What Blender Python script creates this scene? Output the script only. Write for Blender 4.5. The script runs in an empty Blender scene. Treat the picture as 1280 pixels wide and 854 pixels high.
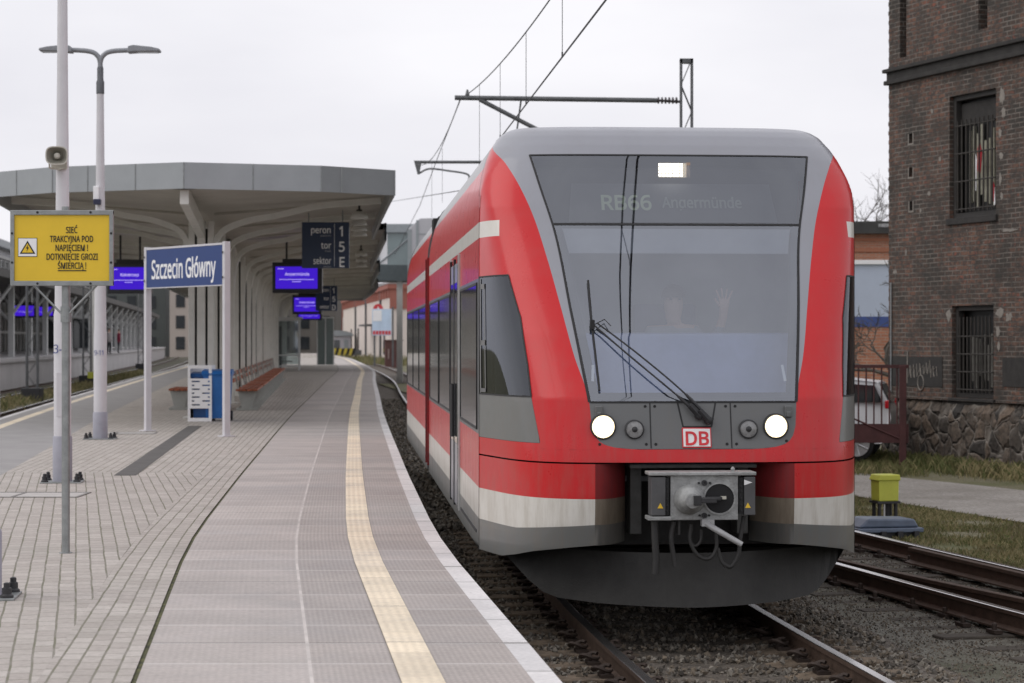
import bpy, bmesh, math, os, random
import numpy as np
from mathutils import Vector, Matrix
random.seed(7); rng = np.random.default_rng(7)
SC = bpy.context.scene
COL = SC.collection
R = math.radians
PI = math.pi

# ------------------------------------------------------------------ camera
cam_d = bpy.data.cameras.new('camera'); cam = bpy.data.objects.new('camera', cam_d); COL.objects.link(cam)
cam.location = (0, 0, 2.15); cam.rotation_euler = (R(90), 0, 0)
cam_d.sensor_width = 36; cam_d.lens = 2760/1280*36; cam_d.clip_start = .1; cam_d.clip_end = 3000
cam_d.dof.use_dof = True; cam_d.dof.focus_distance = 17.0; cam_d.dof.aperture_fstop = 4.5
SC.camera = cam
# ------------------------------------------------------------------ sky, sun, exposure
W = bpy.data.worlds.new('World'); SC.world = W; W.use_nodes = True
nt = W.node_tree; nt.nodes.clear()
sky = nt.nodes.new('ShaderNodeTexSky'); sky.sky_type = 'NISHITA'; sky.sun_disc = False
SUN_EL, SUN_AZ = R(45), R(258)          # behind the cloud, off to the left
sky.sun_elevation = SUN_EL; sky.sun_rotation = SUN_AZ; sky.dust_density = 4
tc = nt.nodes.new('ShaderNodeTexCoord'); mp = nt.nodes.new('ShaderNodeMapping'); mp.inputs['Scale'].default_value = (1.5, 1.5, 5)
nz = nt.nodes.new('ShaderNodeTexNoise'); nz.inputs['Scale'].default_value = 2.2; nz.inputs['Detail'].default_value = 5
rp = nt.nodes.new('ShaderNodeValToRGB')
rp.color_ramp.elements[0].position = .3; rp.color_ramp.elements[0].color = (8.3, 8.25, 8.85, 1)
rp.color_ramp.elements[1].position = .7; rp.color_ramp.elements[1].color = (10.1, 10.0, 10.4, 1)
mx = nt.nodes.new('ShaderNodeMixRGB'); mx.inputs[0].default_value = .95
bg = nt.nodes.new('ShaderNodeBackground'); bg.inputs[1].default_value = .1
wo = nt.nodes.new('ShaderNodeOutputWorld')
for a, b in ((tc.outputs['Generated'], mp.inputs[0]), (mp.outputs[0], nz.inputs['Vector']), (nz.outputs['Fac'], rp.inputs[0]),
             (sky.outputs[0], mx.inputs[1]), (rp.outputs[0], mx.inputs[2]), (mx.outputs[0], bg.inputs[0]), (bg.outputs[0], wo.inputs[0])):
    nt.links.new(a, b)
sd = bpy.data.lights.new('sun', 'SUN'); sd.energy = 1.0; sd.angle = R(50); sd.color = (1, .97, .93)
sun = bpy.data.objects.new('sun', sd); COL.objects.link(sun)
d = Vector((math.sin(SUN_AZ)*math.cos(SUN_EL), math.cos(SUN_AZ)*math.cos(SUN_EL), math.sin(SUN_EL)))
sun.rotation_euler = d.to_track_quat('Z', 'Y').to_euler(); sun.location = (0, -20, 40)
SC.view_settings.view_transform = 'Standard'; SC.view_settings.look = 'None'
SC.view_settings.exposure = 0.0; SC.view_settings.gamma = 1.0
SC.render.engine = 'CYCLES'

# ------------------------------------------------------------------ materials
MATS = {}
def mat(name, col, rough=.6, metal=0, var=.15, scale=6, bump=0, bscale=60, coat=0, emit=None, estr=0, spec=.5, stretch=None, col2=None):
    """plain procedural material: base colour broken up by two noises, optional fine bump"""
    if name in MATS: return MATS[name]
    m = bpy.data.materials.new(name); m.use_nodes = True; MATS[name] = m
    n = m.node_tree; p = n.nodes['Principled BSDF']
    p.inputs['Roughness'].default_value = rough; p.inputs['Metallic'].default_value = metal
    p.inputs['Specular IOR Level'].default_value = spec
    if coat: p.inputs['Coat Weight'].default_value = coat; p.inputs['Coat Roughness'].default_value = .06
    t = n.nodes.new('ShaderNodeTexCoord'); mpn = n.nodes.new('ShaderNodeMapping')
    if stretch: mpn.inputs['Scale'].default_value = stretch
    n.links.new(t.outputs['Object'], mpn.inputs[0])
    no = n.nodes.new('ShaderNodeTexNoise'); no.inputs['Scale'].default_value = scale; no.inputs['Detail'].default_value = 8; no.inputs['Roughness'].default_value = .65
    n.links.new(mpn.outputs[0], no.inputs['Vector'])
    cr = n.nodes.new('ShaderNodeValToRGB'); cr.color_ramp.elements[0].position = .3; cr.color_ramp.elements[1].position = .7
    c2 = col2 or tuple(min(1, c*(1+var)) for c in col)
    cr.color_ramp.elements[0].color = (*[c*(1-var) for c in col], 1); cr.color_ramp.elements[1].color = (*c2, 1)
    n.links.new(no.outputs['Fac'], cr.inputs[0]); n.links.new(cr.outputs[0], p.inputs['Base Color'])
    if bump:
        b2 = n.nodes.new('ShaderNodeTexNoise'); b2.inputs['Scale'].default_value = bscale; b2.inputs['Detail'].default_value = 4
        n.links.new(t.outputs['Object'], b2.inputs['Vector'])
        bp = n.nodes.new('ShaderNodeBump'); bp.inputs['Strength'].default_value = bump; bp.inputs['Distance'].default_value = .02
        n.links.new(b2.outputs['Fac'], bp.inputs['Height']); n.links.new(bp.outputs[0], p.inputs['Normal'])
    if emit:
        p.inputs['Emission Color'].default_value = (*emit, 1); p.inputs['Emission Strength'].default_value = estr
    return m
class NT:
    """short-hand for node trees"""
    def __init__(s, name):
        s.m = bpy.data.materials.new(name); s.m.use_nodes = True; MATS[name] = s.m
        s.n = s.m.node_tree; s.p = s.n.nodes['Principled BSDF']
        s.tc = s.n.nodes.new('ShaderNodeTexCoord')
    def add(s, t, **kw):
        o = s.n.nodes.new('ShaderNode'+t)
        for k, v in kw.items():
            if k in o.inputs: o.inputs[k].default_value = v
            else: setattr(o, k, v)
        return o
    def l(s, a, b): s.n.links.new(a, b)
    def math(s, op, a, b=None, c=None):
        o = s.n.nodes.new('ShaderNodeMath'); o.operation = op
        for i, v in enumerate((a, b, c)):
            if v is None: continue
            if isinstance(v, (int, float)): o.inputs[i].default_value = v
            else: s.l(v, o.inputs[i])
        return o.outputs[0]
    def noise(s, vec, scale, detail=6, rough=.6):
        o = s.add('TexNoise', Scale=scale, Detail=detail, Roughness=rough); s.l(vec, o.inputs['Vector']); return o.outputs['Fac']
    def ramp(s, f, *stops):
        o = s.add('ValToRGB'); e = o.color_ramp.elements
        while len(e) < len(stops): e.new(.5)
        for el, (p, c) in zip(e, stops): el.position = p; el.color = (*c, 1) if len(c) == 3 else c
        s.l(f, o.inputs[0]); return o.outputs[0]
    def mix(s, f, a, b, bt='MIX'):
        o = s.add('MixRGB'); o.blend_type = bt
        for i, v in ((0, f), (1, a), (2, b)):
            if isinstance(v, (int, float)): o.inputs[i].default_value = v
            elif isinstance(v, tuple): o.inputs[i].default_value = (*v, 1)
            else: s.l(v, o.inputs[i])
        return o.outputs[0]
    def bump(s, h, strength=.3, dist=.01):
        o = s.add('Bump', Strength=strength, Distance=dist); s.l(h, o.inputs['Height']); s.l(o.outputs[0], s.p.inputs['Normal']); return o

def brick_mat(name, c1, c2, mortar, bw, rh, ms, rough=.85, swap=False, stain=None, bstr=.5, extra=None, wob=(.025, .018, 0)):
    t = NT(name); uv = t.tc.outputs['UV']
    if swap:
        sx = t.add('SeparateXYZ'); t.l(uv, sx.inputs[0]); cx = t.add('CombineXYZ'); t.l(sx.outputs[1], cx.inputs[0]); t.l(sx.outputs[0], cx.inputs[1]); vec = cx.outputs[0]
    else: vec = uv
    # small wobble so that joints are never ruler straight
    wn = t.add('TexNoise', Scale=1.7, Detail=3); t.l(uv, wn.inputs['Vector'])
    wv = t.add('VectorMath'); wv.operation = 'MULTIPLY_ADD'; t.l(wn.outputs['Color'], wv.inputs[0]); wv.inputs[1].default_value = wob; t.l(vec, wv.inputs[2])
    b = t.add('TexBrick', Scale=1.0); b.inputs['Mortar Size'].default_value = ms; b.inputs['Brick Width'].default_value = bw; b.inputs['Row Height'].default_value = rh
    b.inputs['Mortar Smooth'].default_value = .25; b.inputs['Bias'].default_value = 0
    b.inputs['Color1'].default_value = (0, 0, 0, 1); b.inputs['Color2'].default_value = (1, 1, 1, 1); b.inputs['Mortar'].default_value = (.5, .5, .5, 1)
    t.l(wv.outputs[0], b.inputs['Vector'])
    col = t.mix(b.outputs['Color'], c1, c2)
    if extra: col = extra(t, col, uv, b)
    n1 = t.noise(uv, .9, 6); n2 = t.noise(uv, 25, 6)
    col = t.mix(1.0, col, t.ramp(n2, (.3, (.82,)*3), (.7, (1.12,)*3)), 'MULTIPLY')
    if stain: col = t.mix(t.ramp(n1, (stain[0], (0, 0, 0)), (stain[1], (stain[2],)*3)), col, stain[3])
    mc = t.mix(t.ramp(t.noise(uv, 3, 5), (.4, (0, 0, 0)), (.62, (1, 1, 1))), mortar[0], mortar[1])
    col = t.mix(b.outputs['Fac'], col, mc)
    t.l(col, t.p.inputs['Base Color']); t.p.inputs['Roughness'].default_value = rough
    h = t.math('MULTIPLY_ADD', b.outputs['Fac'], -1.0, t.math('MULTIPLY', n2, .5)); t.bump(h, bstr, .012)
    return t.m

def paving_mat():
    return brick_mat('paving_block', (.40, .36, .33), (.49, .45, .415), ((.165, .16, .11), (.25, .23, .20)), .21, .105, .0072, .85, swap=True,
                     stain=(.5, .75, .45, (.27, .25, .22)), bstr=.35)
def tile_mat(name, base, row, rib_u, rib_v, amp, joint=(.20, .19, .18)):
    t = NT(name); uv = t.tc.outputs['UV']
    sx = t.add('SeparateXYZ'); t.l(uv, sx.inputs[0]); u, v = sx.outputs[0], sx.outputs[1]
    su = t.math('SINE', t.math('MULTIPLY', u, 2*PI/rib_u)); h = t.math('MULTIPLY_ADD', su, .5, .5)
    if rib_v:
        sv = t.math('SINE', t.math('MULTIPLY', v, 2*PI/rib_v)); h = t.math('MULTIPLY', h, t.math('MULTIPLY_ADD', sv, .5, .5))
    b = t.add('TexBrick', Scale=1.0, offset=0.0); b.inputs['Mortar Size'].default_value = .020; b.inputs['Brick Width'].default_value = 50; b.inputs['Row Height'].default_value = row
    b.inputs['Color1'].default_value = (0, 0, 0, 1); b.inputs['Color2'].default_value = (1, 1, 1, 1); b.inputs['Mortar Smooth'].default_value = .2
    off = t.add('VectorMath'); off.operation = 'ADD'; t.l(uv, off.inputs[0]); off.inputs[1].default_value = (25, 0, 0); t.l(off.outputs[0], b.inputs['Vector'])
    # each slab its own tone
    fl = t.math('FLOOR', t.math('DIVIDE', v, row)); wn = t.add('TexWhiteNoise'); wn.noise_dimensions = '1D'; t.l(fl, wn.inputs['W'])
    n1 = t.noise(uv, 1.3, 7); n2 = t.noise(uv, 30, 5)
    c = t.mix(t.ramp(n1, (.35, (0, 0, 0)), (.7, (1, 1, 1))), tuple(x*.86 for x in base), tuple(x*1.06 for x in base))
    c = t.mix(1.0, c, t.ramp(wn.outputs['Value'], (0, (.90, .90, .905)), (1, (1.08, 1.075, 1.07))), 'MULTIPLY')
    c = t.mix(1.0, c, t.ramp(n2, (.3, (.86,)*3), (.7, (1.1,)*3)), 'MULTIPLY')
    c = t.mix(1.0, c, t.ramp(h, (0, (1-amp,)*3), (1, (1+amp*.7,)*3)), 'MULTIPLY')
    c = t.mix(t.ramp(t.noise(uv, 7, 3), (.70, (0, 0, 0)), (.74, (.45,)*3)), c, (.10, .095, .09))
    c = t.mix(t.math('MULTIPLY', b.outputs['Fac'], .7), c, joint)
    # every fourth joint is an open, dirty one
    mo = t.math('MODULO', t.math('ADD', fl, 400.0), 4.0); dk = t.math('MULTIPLY', t.math('LESS_THAN', mo, .5), t.math('LESS_THAN', t.math('FRACT', t.math('DIVIDE', v, row)), .030))
    c = t.mix(t.math('MULTIPLY', dk, .8), c, (.09, .085, .075))
    c = t.mix(t.math('MULTIPLY', t.ramp(t.noise(uv, .55, 8, .7), (.5, (0, 0, 0)), (.68, (1, 1, 1))), .35), c, (.30, .30, .315))
    t.l(c, t.p.inputs['Base Color']); t.p.inputs['Roughness'].default_value = .8
    t.bump(t.math('SUBTRACT', h, t.math('MULTIPLY', b.outputs['Fac'], 1.5)), .35, .004)
    return t.m
def red_extra(t, col, uv, b):
    """old brickwork: some bricks scorched almost black, some bright, soot in broad clouds"""
    wn = t.noise(uv, 9, 2)
    col = t.mix(t.ramp(wn, (.46, (0, 0, 0)), (.56, (.8,)*3)), col, (.05, .042, .038))
    col = t.mix(t.ramp(t.noise(uv, 6.3, 3), (.60, (0, 0, 0)), (.66, (.75,)*3)), col, (.26, .08, .05))
    return t.mix(t.ramp(t.noise(uv, 14, 2), (.62, (0, 0, 0)), (.68, (.6,)*3)), col, (.25, .215, .185))

def ground_mat(name, c1, c2, c3, sc, bs=.6, moss=None):
    t = NT(name); ob = t.tc.outputs['Object']
    v = t.add('TexVoronoi', Scale=sc); t.l(ob, v.inputs['Vector'])
    c = t.mix(t.ramp(v.outputs['Color'], (.1, (0, 0, 0)), (.9, (1, 1, 1))), c1, c2)
    c = t.mix(t.ramp(t.noise(ob, .7, 7), (.42, (0, 0, 0)), (.65, (1, 1, 1))), c, c3)
    c = t.mix(1.0, c, t.ramp(t.noise(ob, 18, 7), (.25, (.6,)*3), (.75, (1.3,)*3)), 'MULTIPLY')
    if moss: c = t.mix(t.ramp(t.noise(ob, .35, 7), (.5, (0, 0, 0)), (.62, (.8,)*3)), c, moss)
    t.l(c, t.p.inputs['Base Color']); t.p.inputs['Roughness'].default_value = .95
    t.bump(v.outputs['Distance'], bs, .03)
    return t.m
def paint_mat(name, col, rough=.22, coat=.5, dirt=(.18, .15, .12), damt=.35, metal=0):
    """vehicle paint: road dirt thickening towards the sill in streaks, fine orange peel"""
    t = NT(name); ob = t.tc.outputs['Object']
    mpn = t.add('Mapping'); mpn.inputs['Scale'].default_value = (9, 3, .9); t.l(ob, mpn.inputs[0])
    st = t.noise(mpn.outputs[0], 2.2, 8, .7); cl = t.noise(ob, 3.5, 8, .65)
    sx = t.add('SeparateXYZ'); t.l(ob, sx.inputs[0])
    low = t.add('MapRange'); t.l(sx.outputs[2], low.inputs[0])
    for i, v in ((1, 2.2), (2, .6), (3, .10), (4, 1.0)): low.inputs[i].default_value = v
    f = t.math('MULTIPLY', t.math('MULTIPLY', t.ramp(st, (.42, (0, 0, 0)), (.75, (1, 1, 1))), low.outputs[0]), damt)
    f2 = t.math('ADD', f, t.math('MULTIPLY', t.ramp(cl, (.45, (0, 0, 0)), (.8, (1, 1, 1))), damt*.35))
    c = t.mix(f2, col, dirt)
    t.l(c, t.p.inputs['Base Color']); t.p.inputs['Metallic'].default_value = metal
    rr = t.math('MULTIPLY_ADD', cl, .25, rough-.08); t.l(rr, t.p.inputs['Roughness'])
    t.p.inputs['Specular IOR Level'].default_value = .36; t.p.inputs['Coat Weight'].default_value = coat*.7; t.p.inputs['Coat Roughness'].default_value = .08
    t.bump(t.noise(ob, 2.0, 3), .05, .05)
    return t.m
def glass_mat(name, tint, gloss=.2, rough=.02, f0=True):
    m = bpy.data.materials.new(name); m.use_nodes = True; MATS[name] = m; n = m.node_tree; n.nodes.clear()
    out = n.nodes.new('ShaderNodeOutputMaterial'); ms = n.nodes.new('ShaderNodeMixShader')
    tr = n.nodes.new('ShaderNodeBsdfTransparent'); tr.inputs[0].default_value = (*tint, 1)
    g = n.nodes.new('ShaderNodeBsdfGlossy'); g.inputs['Roughness'].default_value = rough; g.inputs[0].default_value = (.88, .92, 1, 1)
    lw = n.nodes.new('ShaderNodeLayerWeight'); lw.inputs[0].default_value = .35
    t = n.nodes.new('ShaderNodeTexCoord'); no = n.nodes.new('ShaderNodeTexNoise'); no.inputs['Scale'].default_value = 2.5; no.inputs['Detail'].default_value = 7
    n.links.new(t.outputs['Object'], no.inputs['Vector'])
    ma = n.nodes.new('ShaderNodeMath'); ma.operation = 'MULTIPLY_ADD'; n.links.new(no.outputs['Fac'], ma.inputs[0]); ma.inputs[1].default_value = gloss*.25; ma.inputs[2].default_value = gloss*.88
    mm = n.nodes.new('ShaderNodeMath'); mm.operation = 'MULTIPLY_ADD'; mm.use_clamp = True
    n.links.new(lw.outputs['Fresnel'], mm.inputs[0]); mm.inputs[1].default_value = .75; n.links.new(ma.outputs[0], mm.inputs[2])
    n.links.new(mm.outputs[0], ms.inputs[0]); n.links.new(tr.outputs[0], ms.inputs[1]); n.links.new(g.outputs[0], ms.inputs[2]); n.links.new(ms.outputs[0], out.inputs[0])
    return m

# ------------------------------------------------------------------ mesh helpers
class MB:
    """collects shapes and links them as ONE mesh object"""
    def __init__(s): s.v = []; s.f = []; s.mi = []; s.uv = []; s.k = 0
    def mat(s, k): s.k = k; return s
    def face(s, pts, uv=None):
        b = len(s.v); s.v += [tuple(p) for p in pts]; s.f.append(tuple(range(b, b+len(pts)))); s.mi.append(s.k); s.uv.append(uv)
    def box(s, c, d, rz=0, M=None):
        x, y, z = (a/2 for a in d); P = [(-x,-y,-z),(x,-y,-z),(x,y,-z),(-x,y,-z),(-x,-y,z),(x,-y,z),(x,y,z),(-x,y,z)]
        cr, sr = math.cos(rz), math.sin(rz)
        P = [(c[0]+p[0]*cr-p[1]*sr, c[1]+p[0]*sr+p[1]*cr, c[2]+p[2]) for p in P]
        if M: P = [tuple(M @ Vector(p)) for p in P]
        b = len(s.v); s.v += P
        for q in ((0,3,2,1),(4,5,6,7),(0,1,5,4),(1,2,6,5),(2,3,7,6),(3,0,4,7)): s.f.append(tuple(b+i for i in q)); s.mi.append(s.k); s.uv.append(None)
        return s
    def box2(s, lo, hi): return s.box([(a+b)/2 for a, b in zip(lo, hi)], [b-a for a, b in zip(lo, hi)])
    def tube(s, path, r, seg=8, cap=True, sq=None):
        """round tube along a path (r may be a list) or, with sq=(w,h), a rectangular bar"""
        P = [Vector(p) for p in path]; n = len(P); rs = r if isinstance(r, (list, tuple)) else [r]*n
        rings = []; up = None
        for i in range(n):
            t = (P[min(i+1, n-1)]-P[max(i-1, 0)]).normalized()
            if up is None:
                up = Vector((0, 0, 1)) if abs(t.z) < .9 else Vector((0, 1, 0))
            a = t.cross(up).normalized(); u = a.cross(t).normalized(); up = u
            if sq: off = [a*(sx*sq[0]/2)+u*(sy*sq[1]/2) for sx, sy in ((-1,-1),(1,-1),(1,1),(-1,1))]
            else: off = [(a*math.cos(2*PI*k/seg)+u*math.sin(2*PI*k/seg))*rs[i] for k in range(seg)]
            b = len(s.v); s.v += [tuple(P[i]+o) for o in off]; rings.append((b, len(off)))
        for (b0, m), (b1, _) in zip(rings, rings[1:]):
            for k in range(m):
                s.f.append((b0+k, b0+(k+1) % m, b1+(k+1) % m, b1+k)); s.mi.append(s.k); s.uv.append(None)
        if cap:
            b, m = rings[0]; s.f.append(tuple(b+k for k in reversed(range(m)))); s.mi.append(s.k); s.uv.append(None)
            b, m = rings[-1]; s.f.append(tuple(b+k for k in range(m))); s.mi.append(s.k); s.uv.append(None)
        return s
    def lathe(s, prof, c=(0,0,0), axis='Z', seg=20):
        """prof = [(r, h)...]; axis Z up, Y towards +y"""
        rings = []
        for r, h in prof:
            b = len(s.v)
            for k in range(seg):
                a = 2*PI*k/seg; x, y = r*math.cos(a), r*math.sin(a)
                p = {'Z': (x, y, h), 'Y': (x, h, -y), 'X': (h, x, y)}[axis]
                s.v.append((c[0]+p[0], c[1]+p[1], c[2]+p[2]))
            rings.append(b)
        for b0, b1 in zip(rings, rings[1:]):
            for k in range(seg): s.f.append((b0+k, b0+(k+1) % seg, b1+(k+1) % seg, b1+k)); s.mi.append(s.k); s.uv.append(None)
        for b, rev in ((rings[0], True), (rings[-1], False)):
            q = [b+k for k in range(seg)]; s.f.append(tuple(reversed(q)) if rev else tuple(q)); s.mi.append(s.k); s.uv.append(None)
        return s
    def prism(s, poly, a0, a1, plane='XY', c=(0,0,0)):
        def P(p, h):
            q = {'XY': (p[0], p[1], h), 'XZ': (p[0], h, p[1]), 'YZ': (h, p[0], p[1])}[plane]; return tuple(q[i]+c[i] for i in range(3))
        n = len(poly); b = len(s.v); s.v += [P(p, a0) for p in poly]+[P(p, a1) for p in poly]
        L = [tuple(range(b+n-1, b-1, -1)), tuple(range(b+n, b+2*n))]+[(b+i, b+(i+1) % n, b+n+(i+1) % n, b+n+i) for i in range(n)]
        for f in L: s.f.append(f); s.mi.append(s.k); s.uv.append(None)
        return s
    def build(s, name, mats, parent=None, smooth=False, bevel=0, weld=False, fix=True, loc=None):
        me = bpy.data.meshes.new(name); me.from_pydata(s.v, [], s.f)
        if not isinstance(mats, (list, tuple)): mats = [mats]
        for m in mats: me.materials.append(m)
        me.polygons.foreach_set('material_index', s.mi)
        if any(u is not None for u in s.uv):
            ul = me.uv_layers.new(name='UVMap'); k = 0; arr = np.zeros((len(me.loops), 2), 'f')
            for f, u in zip(s.f, s.uv):
                if u is not None: arr[k:k+len(f)] = u
                k += len(f)
            ul.data.foreach_set('uv', arr.ravel())
        if weld or fix:
            bm = bmesh.new(); bm.from_mesh(me)
            if weld: bmesh.ops.remove_doubles(bm, verts=bm.verts, dist=1e-4)
            if fix: bmesh.ops.recalc_face_normals(bm, faces=bm.faces)
            bm.to_mesh(me); bm.free()
        if smooth:
            me.polygons.foreach_set('use_smooth', [True]*len(me.polygons))
            try: me.set_sharp_from_angle(angle=R(38))
            except Exception: pass
        o = bpy.data.objects.new(name, me); COL.objects.link(o)
        if parent: o.parent = parent
        if loc: o.location = loc
        if bevel:
            b = o.modifiers.new('bevel', 'BEVEL'); b.width = bevel; b.segments = 2; b.limit_method = 'ANGLE'; b.angle_limit = R(40)
        return o
def thing(name, label, cat, loc=(0,0,0), rz=0, group=None):
    o = bpy.data.objects.new(name, None); COL.objects.link(o); o.location = loc; o.rotation_euler = (0, 0, rz); o.empty_display_size = .2
    return tag(o, label, cat, group)
def tag(o, label, cat, group=None):
    o['label'] = label; o['category'] = cat
    if group: o['group'] = group
    return o
def struct(o, kind='structure'): o['kind'] = kind; return o
def dup(root, loc=None, rz=None, label=None):
    r = root.copy(); COL.objects.link(r)
    if loc is not None: r.location = loc
    if rz is not None: r.rotation_euler = (0, 0, rz)
    if label: r['label'] = label
    for ch in list(root.children):
        c = ch.copy(); COL.objects.link(c); c.parent = r
        for g in list(ch.children):
            q = g.copy(); COL.objects.link(q); q.parent = c
    return r
try: FONT = bpy.data.fonts.load(os.path.join(bpy.utils.resource_path('LOCAL'), 'datafiles', 'fonts', 'NotoSansHebrew-Regular.woff2'))
except Exception: FONT = None
def text(name, s, size, m, parent, loc, rz=0, sx=1.0, align='CENTER', depth=.0015, bold=0):
    """lettering standing upright, read from -y"""
    cu = bpy.data.curves.new(name, 'FONT'); cu.body = s
    if FONT: cu.font = FONT
    cu.size = 1; cu.align_x = align; cu.align_y = 'CENTER'; cu.extrude = depth/size; cu.offset = min(bold/size, .02); cu.resolution_u = 3
    to = bpy.data.objects.new('tmp', cu); COL.objects.link(to); bpy.context.view_layer.update()
    me = bpy.data.meshes.new_from_object(to.evaluated_get(bpy.context.evaluated_depsgraph_get())); bpy.data.objects.remove(to); bpy.data.curves.remove(cu)
    me.name = name; me.materials.clear(); me.materials.append(m)
    me.transform(Matrix.Diagonal((sx*size, size, size, 1))); me.transform(Matrix.Rotation(R(90), 4, 'X'))
    o = bpy.data.objects.new(name, me); COL.objects.link(o); o.parent = parent; o.location = loc; o.rotation_euler = (0, 0, rz)
    return o

# ------------------------------------------------------------------ plan curves (x as a function of y, metres)
def hermite(pts):
    Y = np.array([p[0] for p in pts], float); X = np.array([p[1] for p in pts], float)
    d = np.gradient(X, Y)
    def f(y):
        i = int(np.clip(np.searchsorted(Y, y)-1, 0, len(Y)-2)); h = Y[i+1]-Y[i]; t = (y-Y[i])/h
        return float((2*t**3-3*t**2+1)*X[i]+(t**3-2*t**2+t)*h*d[i]+(-2*t**3+3*t**2)*X[i+1]+(t**3-t**2)*h*d[i+1])
    return f
EDGE = hermite([(-60, 6.5), (-20, 3.2), (0, 1.33), (10.3, .243), (12.84, -.037), (17.05, -.494), (23.7, -1.03), (33, -1.71), (51.3, -3.0), (61.3, -3.65), (90, -5.55), (119, -7.4), (170, -11.7), (210, -15.4), (294, -25), (420, -42)])
LEDGE = hermite([(-60, .5), (-20, -3.2), (0, -5.35), (25, -8.05), (46, -10.7), (80, -14.6), (157, -23), (294, -40), (420, -58)])
def TRK(y): return EDGE(y)+1.79
def LTRK(y): return LEDGE(y)-1.75
def LTRK2(y): return LEDGE(y)-5.6
PZ = .55                                   # platform level
def ys(y0, y1, n): return [y0+(y1-y0)*i/n for i in range(n+1)]
_YT = np.arange(-60, 420, .5); _ST = np.r_[0, np.cumsum(np.hypot(.5, np.diff([EDGE(y) for y in _YT])))]
def arc(y): return float(np.interp(y, _YT, _ST))

# ------------------------------------------------------------------ the setting: ground and platform
M_bal = ground_mat('ballast', (.075, .063, .052), (.18, .155, .13), (.11, .092, .073), 26, .9)
M_grav = ground_mat('gravel', (.125, .12, .10), (.225, .215, .185), (.14, .13, .10), 45, .6, moss=(.07, .072, .045))
M_soil = ground_mat('soil', (.14, .13, .08), (.22, .20, .13), (.16, .155, .08), 30, .5, moss=(.11, .12, .05))
M_path = ground_mat('path', (.29, .27, .245), (.38, .355, .33), (.25, .23, .205), 50, .25)
g = MB(); g.face([(-400, -120, -.34), (400, -120, -.34), (400, 900, -.34), (-400, 900, -.34)]); struct(g.build('ground', M_soil, fix=False))
def ribbon(mb, fl, fr, y0, y1, z, n=60, uvf=None, zr=None):
    Y = ys(y0, y1, n)
    for a, b in zip(Y, Y[1:]):
        P = [(fl(a), a, z), (fr(a), a, zr if zr is not None else z), (fr(b), b, zr if zr is not None else z), (fl(b), b, z)]
        uv = None
        if uvf: uv = [uvf(p[0], p[1]) for p in P]
        mb.face(P, uv)
def strip_uv(x, y): return (x-EDGE(y), arc(y))
def strip_uvl(x, y): return (x-LEDGE(y), arc(y))
bed = MB()
ribbon(bed, lambda y: TRK(y)-1.85, lambda y: TRK(y)+1.5, -40, 300, -.178, 120)
ribbon(bed, lambda y: TRK(y)+1.5, lambda y: TRK(y)+1.9, -40, 300, -.178, 120, zr=-.23)
struct(bed.build('ballast_bed', M_bal, fix=False))
RT = hermite([(-20, 17.5), (0, 10.1), (10, 6.85), (17, 4.95), (21, 4.02), (25, 3.15), (32, 1.78), (40, .55), (47, -.35), (56, -1.35), (70, -2.5)])
gr = MB(); ribbon(gr, lambda y: TRK(y)+1.2, lambda y: RT(y)+1.6, -20, 33, -.205, 60)
struct(gr.build('gravel_ground', M_grav, fix=False))
gs = MB(); ribbon(gs, lambda y: RT(y)+1.35 if y < 30 else RT(30)+1.35-(y-30)*.12, lambda y: 30-(y)*.1, -20, 120, -.13, 60); struct(gs.build('grass_ground', M_soil, fix=False))
# the beaten path along the brick tower
PATH_L = hermite([(-20, 19), (10, 11.0), (27, 6.5), (32, 5.05), (38, 3.5), (60, -1.0)])
PATH_R = hermite([(-20, 22), (10, 13.9), (27, 9.35), (33.5, 7.7), (37.5, 6.05), (60, .5)])
pa = MB(); ribbon(pa, PATH_L, PATH_R, -20, 56, -.10, 60); struct(pa.build('footpath', M_path, fix=False))
lb = MB(); ribbon(lb, lambda y: LEDGE(y)-8.2, lambda y: LEDGE(y)+.1, -40, 330, -.22, 80); struct(lb.build('left_track_bed', ground_mat('old_ballast', (.07, .062, .05), (.15, .135, .11), (.085, .085, .05), 22, .8, moss=(.09, .095, .04)), fix=False))

M_conc = mat('concrete', (.30, .285, .27), .85, var=.25, scale=2, bump=.3)
M_edge = tile_mat('edge_stone', (.72, .70, .695), 1.0, .5, 0, .02, joint=(.3, .29, .28))
M_tileA = tile_mat('ribbed_tile', (.455, .410, .385), .75, .030, .062, .13, joint=(.56, .53, .51))
M_tileB = tile_mat('broad_tile', (.485, .440, .415), .75, .036, .075, .06, joint=(.58, .55, .53))
M_yel = tile_mat('guide_strip', (.86, .745, .575), 0.40, .050, 0, .06, joint=(.70, .60, .46))
M_line = mat('pale_joint', (.54, .50, .475), .85, var=.2, scale=3)
M_moss = mat('mossy_joint', (.035, .034, .026), .95, var=.4, scale=9, col2=(.15, .15, .06))
M_pav = paving_mat()
M_asph = mat('grey_screed', (.30, .29, .285), .85, var=.12, scale=1.5, bump=.1)
M_wall = mat('platform_wall', (.17, .16, .145), .9, var=.35, scale=1.4, bump=.4)
pl = MB()
PM = [M_wall, M_edge, M_tileA, M_yel, M_tileB, M_line, M_moss, M_pav, M_asph, M_conc]
Y0, Y1 = -40, 300
def eo(o): return lambda y: EDGE(y)+o
def lo(o): return lambda y: LEDGE(y)+o
def bandm(k, a, b, uvf=strip_uv, f=eo, z=PZ, y1=Y1): pl.mat(k); ribbon(pl, f(a), f(b), Y0, y1, z, 170, uvf)
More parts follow.
